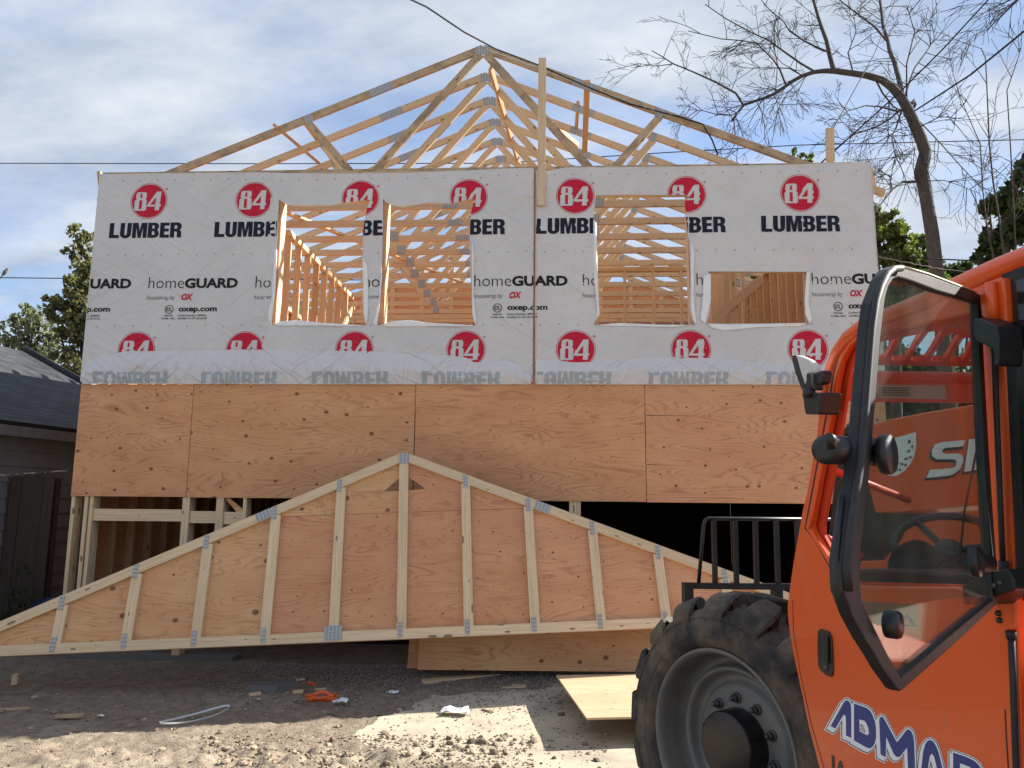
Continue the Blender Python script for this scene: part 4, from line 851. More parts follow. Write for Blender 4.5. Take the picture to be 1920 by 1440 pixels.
# ---------------------------------------------------------------- trees
def leaves(blobs, n, size, seed, squash=.75, droop=0.0):
    """small leaf faces in irregular clumps; blobs = [(centre, radius)]"""
    r_ = np.random.RandomState(seed); V = []; per = np.array([b[1]**2 for b in blobs]); per = per/per.sum(); Fs = []; k = 0
    sub = []
    for (c, rad), pr in zip(blobs, per):
        m_ = int(min(60, max(9, 11*rad/size*.55)))
        for _ in range(m_):
            d = r_.normal(size=3); d /= np.linalg.norm(d); sub.append((np.array(c)+d*rad*r_.uniform(.25, 1)**.6*np.array([1, 1, squash]), rad*r_.uniform(.16, .42), pr/m_))
    cs = np.array([s[2] for s in sub]); cs /= cs.sum(); ch = r_.choice(len(sub), n, p=cs)
    base = np.array([(-.5, 0, 0), (0, -.32, .06), (.55, 0, -.05), (0, .32, .06)])
    C = np.array([s[0] for s in sub])[ch]; Rr = np.array([s[1] for s in sub])[ch]
    off = r_.normal(size=(n, 3)); off /= np.linalg.norm(off, axis=1)[:, None]; P_ = C+off*(Rr*r_.uniform(.2, 1.15, n))[:, None]
    P_[:, 2] -= droop*r_.rand(n)**2
    A1 = r_.normal(size=(n, 3)); A1[:, 2] -= .5+droop*1.5; A1 /= np.linalg.norm(A1, axis=1)[:, None]; A2 = np.cross(A1, r_.normal(size=(n, 3))); A2 /= np.linalg.norm(A2, axis=1)[:, None]; A3 = np.cross(A1, A2)
    S_ = size*r_.uniform(.6, 1.35, n)
    V = (P_[:, None, :] + (A1[:, None, :]*base[None, :, 0:1] + A2[:, None, :]*base[None, :, 1:2] + A3[:, None, :]*base[None, :, 2:3])*S_[:, None, None]).reshape(-1, 3)
    Fs = np.arange(n*4).reshape(n, 4); return V, Fs
def crown(parent, blobs, n, size, m, seed, **k):
    V, Fs = leaves(blobs, n, size, seed, **k); off = wloc(parent); V = V-np.array(off)
    me = bpy.data.meshes.new('crown'); me.from_pydata(V.tolist(), [], Fs.tolist()); me.materials.append(M[m]); o = bpy.data.objects.new('crown', me); coll.objects.link(o); o.parent = parent; return o
def limb(mb, p, d, ln, r, depth, rg, spread=.5, grav=0.0, curve=.12, kids=3, taper=.35, minr=.004):
    n = max(3, int(ln/.25)); n = min(n, 9); pts = [p]; cur = Vector(p); d = Vector(d).normalized()
    for i in range(n):
        d = (d+Vector((rg.gauss(0, curve), rg.gauss(0, curve), rg.gauss(0, curve)+grav))).normalized(); cur = cur+d*(ln/n); pts.append(cur.copy())
    mb.tube(pts, [max(minr, r*(1-(1-taper)*i/n)) for i in range(n+1)], 6 if r > .03 else (4 if r > .012 else 3), caps=False)
    if depth > 0:
        for k in range(kids):
            t_ = rg.uniform(.2, .98); i = min(n-1, int(t_*n)); q = pts[i].lerp(pts[i+1], t_*n-i); dd = (pts[i+1]-pts[i]).normalized()
            s_d = dd.cross(Vector((rg.gauss(0, 1), rg.gauss(0, 1), rg.gauss(0, 1)))).normalized()
            limb(mb, q, dd*(1-spread*.55)+s_d*spread*rg.uniform(.7, 1.3), ln*rg.uniform(.35, .68), max(minr, r*.5*(1-t_*.4)), depth-1, rg, spread, grav, curve, kids, taper, minr)
    return pts
def tree(name, base, top, r, label, blobs, n, size, m, seed, barkm='bark', cat='tree', group=None, **k):
    t_ = thing(name, base, label, cat, group); mb = MB(); rg = random.Random(seed); b, tp = Vector(base), Vector(top); n_ = 7
    pts = [b.lerp(tp, i/n_)+Vector((rg.gauss(0, .04), rg.gauss(0, .04), 0))*(i > 0) for i in range(n_+1)]; mb.tube(pts, [r*(1-.6*i/n_) for i in range(n_+1)], 10)
    for c, rad in blobs:
        c = Vector(c); a_ = pts[rg.choice((3, 4, 5, 6))]; mid = a_.lerp(c, .5)+Vector((0, 0, -.1*rad)); mb.tube([a_, mid, c], [r*.32, r*.2, r*.07], 5, caps=False)
        for _ in range(4): limb(mb, a_.lerp(c, rg.uniform(.5, 1)), (rg.gauss(0, 1), rg.gauss(0, 1), rg.gauss(.3, .7)), rad*.9, r*.10, 1, rg, minr=.008)
    mb.build('trunk', M[barkm], t_); crown(t_, blobs, n, size, m, seed, **k); return t_
def B(px, py, Y, rpx): p = at(px, py, 1, Y); return (tuple(p), rpx/FPX*(Y+8.2))
Yt = 8.0
tree('maple_tree', (at(185, 900, 1, Yt).x, Yt, 0), at(160, 520, 1, Yt), .16, 'tall tree with bronze-green leaves close beside the left edge of the house',
     [B(152, 440, Yt, 26), B(150, 480, Yt, 30), B(158, 525, Yt, 40), B(140, 545, Yt, 28), B(118, 585, Yt, 36), B(165, 580, Yt, 45), B(95, 560, Yt, 18), B(150, 630, Yt, 50), B(130, 680, Yt, 42), B(185, 700, Yt, 45), B(200, 600, Yt, 50), B(175, 750, Yt, 55), B(140, 410+15, Yt, 10)], 6800, .125, 'leaf_l', 3)
Yw = 11.0
tree('willow_tree', (at(60, 900, 1, Yw).x, Yw, 0), at(60, 600, 1, Yw), .14, 'airy grey-green tree above the garage roof at the far left',
     [B(50, 590, Yw, 28), B(35, 615, Yw, 30), B(75, 610, Yw, 30), B(85, 650, Yw, 32), B(50, 650, Yw, 26), B(20, 640, Yw, 22), B(65, 690, Yw, 30), B(110, 710, Yw, 30), B(30, 690, Yw, 18), B(130, 760, Yw, 40)], 3000, .13, 'leaf_w', 5, droop=.3)
Yr = 10.0
tree('maple_tree', (at(1660, 930, 1, Yr).x, Yr, 0), at(1690, 470, 1, Yr), .18, 'bright green leafy tree just right of the house top corner',
     [B(1665, 420, Yr, 30), B(1690, 440, Yr, 30), B(1655, 450, Yr, 35), B(1700, 480, Yr, 42), B(1660, 500, Yr, 40), B(1735, 455, Yr, 22), B(1740, 490, Yr, 30), B(1690, 530, Yr, 45), B(1640, 400, Yr, 16), B(1750, 530, Yr, 30), B(1650, 560, Yr, 40)], 13000, .125, 'leaf_g', 8)
tree('maple_tree', (at(1490, 930, 1, 16).x, 16, 0), at(1500, 420, 1, 16), .15, 'green tree whose top twig shows over the roof trusses near the short upright post',
     [B(1487, 283, 16, 9), B(1502, 290, 16, 8), B(1520, 292, 16, 9), B(1510, 310, 16, 18), B(1470, 400, 16, 60), B(1400, 500, 16, 55), B(1560, 450, 16, 60), B(1330, 520, 16, 30)], 4500, .15, 'leaf_g', 9)
Yd = 17.0
tree('ash_tree', (at(1790, 930, 1, Yd).x, Yd, 0), at(1790, 560, 1, Yd), .2, 'dark green tree low behind the bare tree trunk, above the cab roof',
     [B(1795, 505, Yd, 28), B(1770, 520, Yd, 25), B(1825, 515, Yd, 16), B(1680, 700, Yd, 70), B(1750, 720, Yd, 70), B(1700, 760, Yd, 60), B(1800, 760, Yd, 70), B(1640, 720, Yd, 50)], 14000, .17, 'leaf_d', 12)
Yc = 7.0
cat_t = tree('catalpa_tree', (at(1880, 930, 1, Yc).x, Yc, 0), at(1880, 400, 1, Yc), .17, 'dark large-leaved tree at the right edge with drooping leaf clusters',
     [B(1900, 330, Yc, 26), B(1925, 310, Yc, 26), B(1880, 370, Yc, 28), B(1855, 385, Yc, 18), B(1910, 390, Yc, 34), B(1850, 455, Yc, 22), B(1870, 430, Yc, 26), B(1895, 440, Yc, 25), B(1960, 380, Yc, 60), B(1840, 470, Yc, 14)], 2300, .19, 'leaf_d', 14, 'bark2', droop=.25)
# bare tree
bt = thing('bare_tree', (at(1765, 930, 1, 6.5).x, 6.5, 0), 'tall leafless tree whose trunk arches left over the right end of the roof', 'tree')
Y_ = 6.5; mb = MB(); rg = random.Random(5)
def px3(pts, y0=Y_, dy=0.0): n = len(pts); return [at(a, b, 1, y0+dy*i/max(1, n-1)) for i, (a, b) in enumerate(pts)]
def px2m(r): return r/FPX*(Y_+8.4)
trunk = [(1790, 930), (1775, 700), (1765, 600), (1756, 512), (1748, 440), (1739, 385), (1733, 350), (1727, 322), (1735, 285), (1727, 260), (1717, 237), (1704, 208), (1690, 183), (1672, 163), (1654, 150), (1638, 145), (1623, 141), (1595, 137), (1565, 133), (1545, 133), (1527, 135), (1505, 142), (1488, 151), (1468, 165), (1450, 177), (1430, 185), (1411, 191), (1395, 197), (1382, 212), (1372, 228)]
tr_ = [17, 15, 14.5, 14, 13.5, 13, 13, 14.5, 12.5, 12, 11.5, 11, 10, 9, 8, 7.4, 7, 6.6, 6.4, 5, 4.6, 4.2, 4, 3.6, 3.4, 3, 2.8, 2.6, 2.2, 1.8]
mb.tube(px3(trunk), [px2m(r*.88) for r in tr_], 12)
mb.tube(px3([(1732, 318), (1722, 322), (1716, 330)]), [px2m(9), px2m(6), px2m(2)], 7); mb.tube(px3([(1705, 200), (1714, 188), (1716, 196), (1712, 205)]), [px2m(4), px2m(3.5), px2m(3), px2m(2)], 6)
main = [([(1563, 131), (1556, 105), (1550, 77), (1540, 50), (1534, 31), (1525, 0), (1518, -40)], 4.8, 2.2), ([(1692, 184), (1686, 150), (1677, 116), (1668, 95), (1665, 77), (1656, 50), (1654, 31), (1650, 0), (1645, -40)], 5, 2.4),
        ([(1394, 197), (1380, 175), (1342, 154), (1300, 135), (1261, 119), (1240, 105), (1222, 95)], 2.4, .8), ([(1261, 120), (1230, 124), (1198, 119)], 1, .5),
        ([(1527, 134), (1500, 118), (1469, 96), (1440, 75), (1411, 62), (1361, 35), (1322, 8)], 2.2, .8), ([(1473, 158), (1462, 130), (1450, 112), (1419, 81), (1390, 76), (1353, 73), (1290, 58)], 2, .7),
        ([(1554, 98), (1530, 88), (1508, 77), (1480, 58), (1469, 40), (1445, 20), (1427, 0)], 2.1, .8), ([(1662, 76), (1640, 50), (1600, 20), (1580, 5), (1560, -15)], 2.2, .9),
        ([(1688, 205), (1670, 222), (1640, 240), (1604, 250), (1580, 268), (1565, 280)], 2, .6), ([(1686, 210), (1650, 200), (1623, 198), (1590, 208), (1565, 230)], 1.8, .6),
        ([(1697, 180), (1706, 150), (1715, 127), (1735, 100), (1750, 77), (1757, 60)], 2, .7), ([(1716, 341), (1692, 341), (1673, 355), (1650, 385), (1638, 402)], 2.6, .8), ([(1673, 354), (1668, 330), (1640, 315), (1650, 300)], 1.2, .5),
        ([(1691, 206), (1680, 240), (1672, 255), (1678, 290), (1690, 315)], 1.8, .6), ([(1384, 210), (1372, 216), (1345, 215), (1320, 208), (1290, 205)], 1.4, .5), ([(1376, 222), (1378, 250), (1384, 275), (1380, 300)], 1.2, .5),
        ([(1450, 178), (1462, 198), (1456, 215)], 1, .5), ([(1640, 146), (1655, 175), (1675, 200), (1690, 208)], 1.8, 1.2), ([(1600, 137), (1590, 100), (1605, 60), (1600, 20)], 1.5, .5),
        ([(1700, 190), (1700, 120), (1715, 60), (1700, 10)], 1.6, .6), ([(1720, 240), (1750, 225), (1775, 212), (1790, 235), (1785, 250)], 1.1, .4), ([(1712, 215), (1760, 265), (1800, 310), (1840, 352)], 1.2, .7),
        ([(1728, 340), (1770, 338), (1800, 348), (1835, 362)], 1.0, .4), ([(1505, 142), (1480, 128), (1440, 127), (1410, 128), (1375, 125)], 1.5, .5)]
for pts, r0, r1 in main:
    q = px3(pts, Y_, rg.uniform(-1.6, 1.6)); n_ = len(q); mb.tube(q, [px2m(r0+(r1-r0)*i/(n_-1)) for i in range(n_)], 6, caps=False)
    L_ = sum((q[i+1]-q[i]).length for i in range(n_-1)); m_ = int(3+L_*3.4)
    for k in range(m_):
        t_ = rg.uniform(.12, 1)*(n_-1); i = min(n_-2, int(t_)); o_ = q[i].lerp(q[i+1], t_-i); d = (q[i+1]-q[i]).normalized()
        s_d = d.cross(Vector((rg.gauss(0, .5), rg.gauss(0, 1), rg.gauss(0, .5)))).normalized()
        limb(mb, o_, d*.7+s_d*rg.uniform(.5, 1.1)+Vector((0, 0, -.06)), rg.uniform(.28, .95), px2m(.95), 2 if rg.random() < .6 else 1, rg, .5, 0.0, .10, 3, .4, .0042)
q = px3(trunk[20:]); 
for k in range(22):
    i = rg.randrange(len(q)-1); o_ = q[i].lerp(q[i+1], rg.random()); limb(mb, o_, (rg.gauss(-.3, .5), rg.gauss(0, .4), rg.gauss(-.3, .8)), rg.uniform(.4, 1.1), px2m(1.1), 2, rg, .55, -.02, .15, 3, .4, .0042)
for k in range(15):
    p_ = at(rg.uniform(1690, 1735), rg.uniform(200, 300), 1, Y_); limb(mb, p_, (rg.gauss(-.7, .6), rg.gauss(0, .3), rg.gauss(-.1, .6)), rg.uniform(.6, 1.8), px2m(.9), 2, rg, .5, -.05, .12, 3, .4, .0042)
mb.build('trunk', M['bark'], bt)
# thin saplings at the right edge and an overhanging twig from a tree out of view
def sapling(pts, r, label, seed, group='thin bare stems at the right edge'):
    q = px3(pts, 6.0); t_ = thing('bare_sapling', (q[0].x, q[0].y, 0), label, 'sapling', group); mb = MB(); rg = random.Random(seed); base = Vector((q[0].x+.1, q[0].y, 0)); q = [base]+q; n_ = len(q)
    mb.tube(q, [px2m(r*.55)*(1-.75*i/(n_-1))+.003 for i in range(n_)], 6)
    for k in range(9):
        t2 = rg.uniform(1.2, n_-1); i = min(n_-2, int(t2)); d = (q[i+1]-q[i]).normalized(); limb(mb, q[i].lerp(q[i+1], t2-i), d*.9+Vector((rg.gauss(0, .5), rg.gauss(0, .3), rg.gauss(0, .3))), rg.uniform(.4, 1.3), px2m(.8), 2, rg, .4, 0, .1, 2, .4, .004)
    mb.build('stem', M['bark2'], t_)
sapling([(1885, 500), (1875, 420), (1862, 340), (1855, 270), (1852, 200), (1848, 110), (1840, 90)], 3.2, 'tallest thin bare stem rising through the drooping leaves', 1)
sapling([(1862, 480), (1850, 420), (1842, 350), (1838, 270), (1812, 210), (1800, 195)], 2.2, 'thin bare stem leaning left beside the tallest one', 2)
sapling([(1905, 470), (1900, 380), (1895, 280), (1888, 170), (1905, 120), (1915, 90)], 2.4, 'thin bare stem nearest the right edge of the picture', 3)
ot = thing('bare_tree', (14.9, 3.0, 0), 'bare overhanging branches entering at the top right corner', 'tree'); mb = MB(); rg = random.Random(77)
mb.tube([Vector((14.9, 3, 0)), Vector((14.8, 3, 8)), at(2200, -120, 1, 3.0), at(1950, -30, 1, 3.0)], [.2, .15, .08, .02], 8)
for a_, b_ in (((1960, -35), (1810, 40)), ((1940, -30), (1850, 60)), ((1950, -30), (1870, 20))):
    p_, q_ = at(*a_, 1, 3.0), at(*b_, 1, 3.0); limb(mb, p_, q_-p_, (q_-p_).length, .016, 2, rg, .5, -.02, .06, 6, .25, .004)
mb.build('trunk', M['bark'], ot)
# weed at the fence foot
wd_ = thing('weed', (-2.25, .6, 0), 'small green weed growing between the fence and the house', 'weed'); crown(wd_, [((-2.12, .6, .88), .10), ((-2.1, .6, .6), .16), ((-2.2, .6, .3), .2)], 160, .055, 'leaf_d', 21)
mb = MB(); mb.tube([(-2.25, .6, 0), (-2.24, .6, .5), (-2.2, .6, 1.0)], [.012, .01, .006], 5); mb.build('stem', M['leaf_d'], wd_)
# ---------------------------------------------------------------- cables
def cable(pts, r, label, sag=0.0, m='wire', wob=0.0, seed=0):
    pts = [Vector(p) for p in pts]; out_ = []; rg = random.Random(seed)
    for a, b in zip(pts, pts[1:]):
        n = 14
        for i in range(n): t_ = i/n; out_.append(a.lerp(b, t_)+Vector((0, rg.uniform(-wob, wob), -sag*4*t_*(1-t_)+rg.uniform(-wob, wob))))
    out_.append(pts[-1]); return tag(MB().tube(out_, r, 6).build('overhead_cable', M[m]), label, 'cable')
def cpx(l, Y, **k): return [at(a, b, 1, Y) for a, b in l]
cable([at(740, -15, 1, -2.0), at(800, 13, 1, -1.4), at(870, 60, 1, -.8), at(930, 92, 1, -.2), at(1010, 122, 1, .3), at(1100, 162, 1, .5), at(1180, 195, 1, .55), at(1270, 218, 1, .55), at(1318, 233, 1, .56), at(1335, 262, 1, .57), at(1346, 290, 1, .57)], .009, 'black service cable slung from above onto the right slope of the front truss')
cable([at(905, 90, 1, -.15), at(1000, 125, 1, .3), at(1095, 163, 1, .52), at(1170, 188, 1, .54), at(1225, 207, 1, .55), at(1300, 222, 1, .55)], .005, 'thin silvery bare wire lying along the black service cable', m='wire_grey', wob=.008)
cable([at(-60, 306, 1, 20), at(500, 307, 1, 20), at(940, 306, 1, 20), at(1250, 286, 1, 20), at(1500, 272, 1, 20), at(2000, 260, 1, 20)], .018, 'long high cable crossing behind the roof trusses')
cable([at(-60, 520, 1, 12), at(220, 523, 1, 12), at(700, 525, 1, 12)], .014, 'cable behind the left tree that carries the small bird')
cable([at(-60, 639, 1, 14), at(300, 641, 1, 14)], .016, 'lower cable behind the left tree'); cable([at(60, 695, 1, 14), at(300, 697, 1, 14)], .02, 'lowest cable, just above the garage roof')
cable([at(1560, 245, 1, .2), at(1640, 100, 1, 1.5), at(1690, -30, 1, 3)], .006, 'thin cable rising from the short post at the right end of the roof')
cable([at(1715, 208, 1, 5.9), at(1820, 140, 1, 3.0), at(1980, 10, 1, .5)], .014, 'thick cable from the bare trunk to the right edge'); cable([at(1540, 305, 1, 1.0), at(1690, 170, 1, 1.0), at(1770, 90, 1, 1.0), at(1880, -30, 1, 1.0)], .010, 'black cable rising steeply to the top right corner')
cable([at(1620, 470, 1, 6), at(1680, 482, 1, 6), at(1870, 491, 1, 6)], .013, 'black cable low across the bare tree trunk'); cable([at(1630, 478, 1, 5.8), at(1700, 492, 1, 5.8), at(1760, 504, 1, 5.8), at(1850, 512, 1, 5.8)], .008, 'grey twisted cable sagging below the black one', m='wire_grey', wob=.01)
# bird
bp = at(8, 517, 1, 12); bird = thing('bird', bp, 'small bird perched on the cable at the left edge', 'bird'); bm_ = dusty('bird_feathers', (.11, .095, .085), .8, (.2, .17, .14), .6, 30)
s = .11; mb = MB(); prof = [(.001, -1.25), (.18, -.9), (.34, -.45), (.46, 0), (.44, .4), (.30, .75), (.30, .95), (.27, 1.15), (.14, 1.32), (.05, 1.42), (.015, 1.6)]
ax = Vector((.55, 0, .83)).normalized(); mb.lathe(bp+Vector((0, 0, s*.85)), ax, [(r*s, h*s) for r, h in prof], 14); mb.build('body', bm_, bird)
mb = MB(); tb = bp+Vector((0, 0, s*.85))-ax*s*.9; mb.obox(tb-ax*s*.7, ax, Vector((0, 1, 0)), ax.cross(Vector((0, 1, 0))), s*.75, s*.14, s*.05); mb.build('tail', bm_, bird)
mb = MB(); [mb.tube([bp+Vector((.01, y_, s*.4)), bp+Vector((.01, y_, .005))], s*.04, 5) for y_ in (-.02, .02)]; mb.build('legs', M['black'], bird)
# ================================================================== TELEHANDLER
hd = R(-10); td = Vector((math.sin(hd), math.cos(hd), 0)); tr = Vector((td.y, -td.x, 0)); Zv = Vector((0, 0, 1)); c0 = Vector((CAM.x, CAM.y, 0))
def mp_(u, v, z): return c0+td*u+tr*v+Zv*z
def PV(px, py, v): return on(px, py, c0+tr*v, tr)
def PU(px, py, u): return on(px, py, c0+td*u, td)
TH = thing('telehandler', mp_(2.0, 2.5, 0), 'orange telehandler with lettered cab door, its upper door window swung open', 'telehandler')
def vslab(nm, pts, v, th, m, holes=(), parent=None, bev=0, label=None):
    """outline measured on the vertical plane v, thickness th inwards (+) """
    P_ = [PV(a, b, v) for a, b in pts]; mb = MB(); mb.slab(P_, tr, th, holes=[[PV(a, b, v) for a, b in h] for h in holes])
    o = mb.build(nm, M[m] if isinstance(m, str) else m, parent or TH)
    if bev: md = o.modifiers.new('b', 'BEVEL'); md.width = bev; md.segments = 2; md.limit_method = 'ANGLE'; md.angle_limit = R(50)
    return tag(o, label)
SV = 1.30
skin_out = [(1880, 512), (1834, 535), (1800, 545), (1720, 578), (1650, 604), (1618, 614), (1596, 628), (1580, 648), (1564, 676), (1556, 700), (1549, 745), (1538, 790), (1526, 846), (1513, 920), (1503, 962), (1496, 1004), (1487, 1054), (1479, 1110), (1476.5, 1131), (1476.5, 1155), (1479, 1180), (1486, 1222), (1496, 1270), (1507, 1320), (1516, 1365), (1526, 1402), (1536, 1442), (1560, 1530), (1580, 1620), (1940, 1800), (1924, 1560), (1916, 1440), (1909, 1250), (1905, 1130), (1901, 1000), (1897, 900), (1890, 760), (1885, 650)]
open1 = [(1640, 626), (1618, 629), (1600, 640), (1584, 658), (1574, 680), (1567, 712), (1562, 745), (1552, 800), (1540, 865), (1528, 930), (1518, 985), (1521, 995), (1545, 1035), (1570, 1075), (1592, 1094), (1615, 1098), (1700, 1100), (1795, 1101), (1864, 1103), (1862, 1000), (1855, 860), (1849, 740), (1843, 640), (1838, 585), (1800, 592), (1736, 606), (1680, 620)]
skin = vslab('cab_door', skin_out, SV, .026, 'orange', [open1], bev=.006)
inner_out = [(1850, 545), (1800, 560), (1720, 585), (1650, 610), (1600, 640), (1570, 700), (1548, 800), (1524, 930), (1512, 990), (1545, 1100), (1700, 1125), (1872, 1125), (1868, 1000), (1858, 740)]
open2 = [(1640, 642), (1624, 645), (1613, 650), (1602, 662), (1595, 690), (1589, 730), (1580, 790), (1568, 860), (1556, 925), (1545, 985), (1545, 1003), (1562, 1035), (1590, 1078), (1612, 1091), (1700, 1093), (1795, 1096), (1858, 1098), (1856, 1000), (1848, 860), (1842, 740), (1836, 650), (1800, 612), (1736, 622), (1680, 634)]
vslab('door_frame_inner', inner_out, SV+.028, .010, 'orange_in', [open2])
# groove and raised lip round the opening
def offs(path, d): return [(a+d*1.0, b+d*.35) for a, b in path]
gl_ = [(1640, 618), (1606, 628), (1586, 645), (1572, 668), (1562, 700), (1556, 740), (1544, 805), (1530, 880), (1516, 955), (1509, 990), (1540, 1040), (1572, 1092)]
def ribbonpx(nm, path, w_, v, th, m):
    a = [PV(x, y, v) for x, y in path]; n = len(a); L_, R_ = [], []
    for i in range(n):
        t_ = (a[min(i+1, n-1)]-a[max(i-1, 0)]).normalized(); s = t_.cross(tr).normalized(); L_.append(a[i]+s*w_/2); R_.append(a[i]-s*w_/2)
    mb = MB(); mb.slab(L_+R_[::-1], tr, th); o = mb.build(nm, M[m], TH); return o
ribbonpx('door_groove', gl_, .007, SV-.0012, .001, 'black'); 
mb = MB(); mb.tube([PV(a+9, b+1, SV-.001) for a, b in gl_[:10]], .006, 8); mb.build('door_lip', M['orange'], TH)
mb = MB(); mb.tube([PV(a, b, SV-.002) for a, b in [(1512, 996), (1530, 1024), (1552, 1062), (1566, 1088)]], .004, 6); mb.build('door_lip', M['orange'], TH)
ribbonpx('door_gap', [(1486, 1125), (1487, 1180), (1500, 1262), (1520, 1355), (1545, 1442), (1570, 1530)], .0022, SV-.0012, .001, 'decaldark')
ribbonpx('door_gap', [(1884, 1330), (1886, 1380), (1890, 1440), (1894, 1540)], .003, SV-.0012, .001, 'decaldark')
# roof rail
mb = MB(); rp = [(1528, 872), (1541, 800), (1550, 745), (1560, 697), (1574, 662), (1593, 635), (1618, 616), (1650, 601), (1690, 585), (1730, 569), (1780, 546), (1835, 521), (1885, 500), (1930, 482)]
rr_ = [.002, .012, .018, .023, .026, .027, .027, .027, .027, .027, .027, .027, .027, .027]
q = [PV(a, b, SV+.012) for a, b in rp]; zr = q[-1].z; q += [q[-1]-td*.5, q[-1]-td*1.6]; mb.tube(q, rr_+[.027, .027], 16); mb.build('roof_rail', M['orange'], TH)
# roof grille between the header and the roof rail
ZR = PV(1700, 590, SV).z-.03
def PZ(px, py): return at(px, py, 2, ZR)
slots = [[(1600, 673), (1602, 665), (1611, 649), (1626, 642), (1623, 660), (1617, 673)], [(1645, 675), (1649, 660), (1652, 636), (1668, 630), (1686, 625), (1674, 645), (1662, 668), (1655, 676)],
         [(1675, 677), (1672, 672), (1684, 648), (1703, 622), (1713, 616), (1735, 616), (1720, 638), (1706, 662), (1695, 676)], [(1711, 678), (1709, 672), (1722, 648), (1742, 622), (1752, 617), (1767, 622), (1757, 640), (1742, 664), (1732, 678)],
         [(1748, 678), (1746, 673), (1760, 650), (1776, 630), (1783, 625), (1799, 629), (1790, 642), (1778, 664), (1768, 678)], [(1784, 679), (1783, 674), (1794, 654), (1806, 636), (1812, 632), (1825, 638), (1815, 655), (1808, 672), (1800, 679)],
         [(1819, 679), (1818, 674), (1829, 654), (1838, 645), (1860, 650), (1850, 679)]]
mb = MB(); mb.slab([PZ(1588, 684), PZ(1594, 660), PZ(1610, 640), PZ(1650, 624), PZ(1700, 610), PZ(1780, 590), PZ(1900, 570), PZ(2050, 600), PZ(2050, 690)], Zv, .02, holes=[[PZ(*p) for p in s] for s in slots]); mb.build('roof_grille', M['orange_in'], TH)
hz0, hz1 = PZ(1586, 690), PZ(1760, 693); e_ = (hz1-hz0).normalized(); hz1 = hz0+e_*1.55
MB().tube([hz0+Vector((0, 0, -.03)), hz1+Vector((0, 0, -.03))], .022, 12).build('front_header', M['orange_in'], TH)
hn = e_.cross(Zv).normalized(); hn = -hn if hn.y > 0 else hn
MB().obox((hz0+hz1)/2+Vector((0, 0, -.083)), e_, hn, Zv, 1.55/2, .008, .035).build('header_plate', M['orange_in'], TH)
mb = MB(); stk = mat('sticker_grey', (.38, .34, .30), .5)
for a in (.07, .52): mb.obox(hz0+e_*(a+.12)+Vector((0, 0, -.083))-hn*-.0095, e_, hn, Zv, .16, .0008, .024)
mb.build('warning_sticker', stk, TH); mb = MB()
for a in (.0, .45):
    o_ = hz0+e_*(a+.08)+hn*.0112+Vector((0, 0, -.083)); T_ = [o_+Vector((0, 0, .02)), o_-e_*.022-Vector((0, 0, .018)), o_+e_*.022-Vector((0, 0, .018))]; t2 = [o_+(p-o_)*.68+Vector((0, 0, -.001)) for p in T_]
    mb.slab(T_, hn, .0006, holes=[t2])
    for k in range(4): mb.obox(o_+e_*.09+Vector((0, 0, .012-.008*k)), e_, hn, Zv, .05, .0004, .0018)
mb.build('sticker_print', M['decaldark'], TH)
# far side of the cab, pillars
MB().tube([hz1+Vector((0, 0, -.03)), hz1+td*.05-Vector((0, 0, 1.1))], .025, 10).build('far_pillar', M['orange_in'], TH)
# rear quarter: dark window in a black gasket, hinge post
vslab('rear_gasket', [(1878, 515), (1930, 494), (2050, 445), (2300, 420), (2300, 1300), (1990, 1150), (1950, 1134), (1909, 1124), (1903, 1000), (1897, 900), (1890, 740), (1885, 620)], SV-.004, .03, 'rubber')
vslab('rear_window', [(1897, 530), (1930, 516), (2050, 470), (2280, 450), (2280, 1250), (1990, 1130), (1950, 1112), (1926, 1106), (1919, 960), (1912, 800), (1903, 640)], SV-.008, .02, 'darkglass')
mb = MB(); mb.obox(mp_(.45, SV+.45, .95), td, tr, Zv, 1.15, .45, .47); o = mb.build('rear_body', M['orange'], TH); o.location += tr*.012+Vector((0, 0, -.06)); md = o.modifiers.new('b', 'BEVEL'); md.width = .03; md.segments = 3
vslab('window_hinge', [(1836, 552), (1846, 545), (1849, 528), (1880, 520), (1884, 560), (1886, 604), (1880, 607), (1856, 602), (1841, 595)], SV-.022, .024, 'orange', bev=.004)
mb = MB(); a, b = PV(1857, 530, SV-.032), PV(1863, 604, SV-.032); mb.tube([a, b], .012, 14); mb.build('hinge_barrel', M['orange'], TH)
vslab('window_hinge', [(1866, 1108), (1906, 1112), (1906, 1180), (1888, 1181), (1874, 1172), (1867, 1150)], SV-.020, .022, 'orange', bev=.004)
mb = MB(); [mb.lathe(PV(a, b, SV-.021), -tr, [(0.0001, .006), (.006, .006), (.007, 0)], 10) for a, b in ((1873, 1150), (1875, 1163))]; mb.build('hinge_bolt', M['black'], TH)
mb = MB(); mb.tube([PV(1864, 640, SV-.012), PV(1868, 760, SV-.012), PV(1876, 960, SV-.012), PV(1881, 1070, SV-.012)], .0062, 10); mb.tube([PV(1881, 1052, SV-.012), PV(1883, 1085, SV-.012)], .010, 10); mb.build('gas_strut', M['rubber'], TH)
mb = MB(); mb.tube([PV(1896, 1186, SV-.012), PV(1900, 1280, SV-.012), (PV(1906, 1440, SV-.012)), PV(1912, 1600, SV-.012)], .0075, 10); mb.tube([PV(1895, 1182, SV-.012), PV(1897, 1198, SV-.012)], .011, 10); mb.build('grab_rod', M['rubber'], TH)
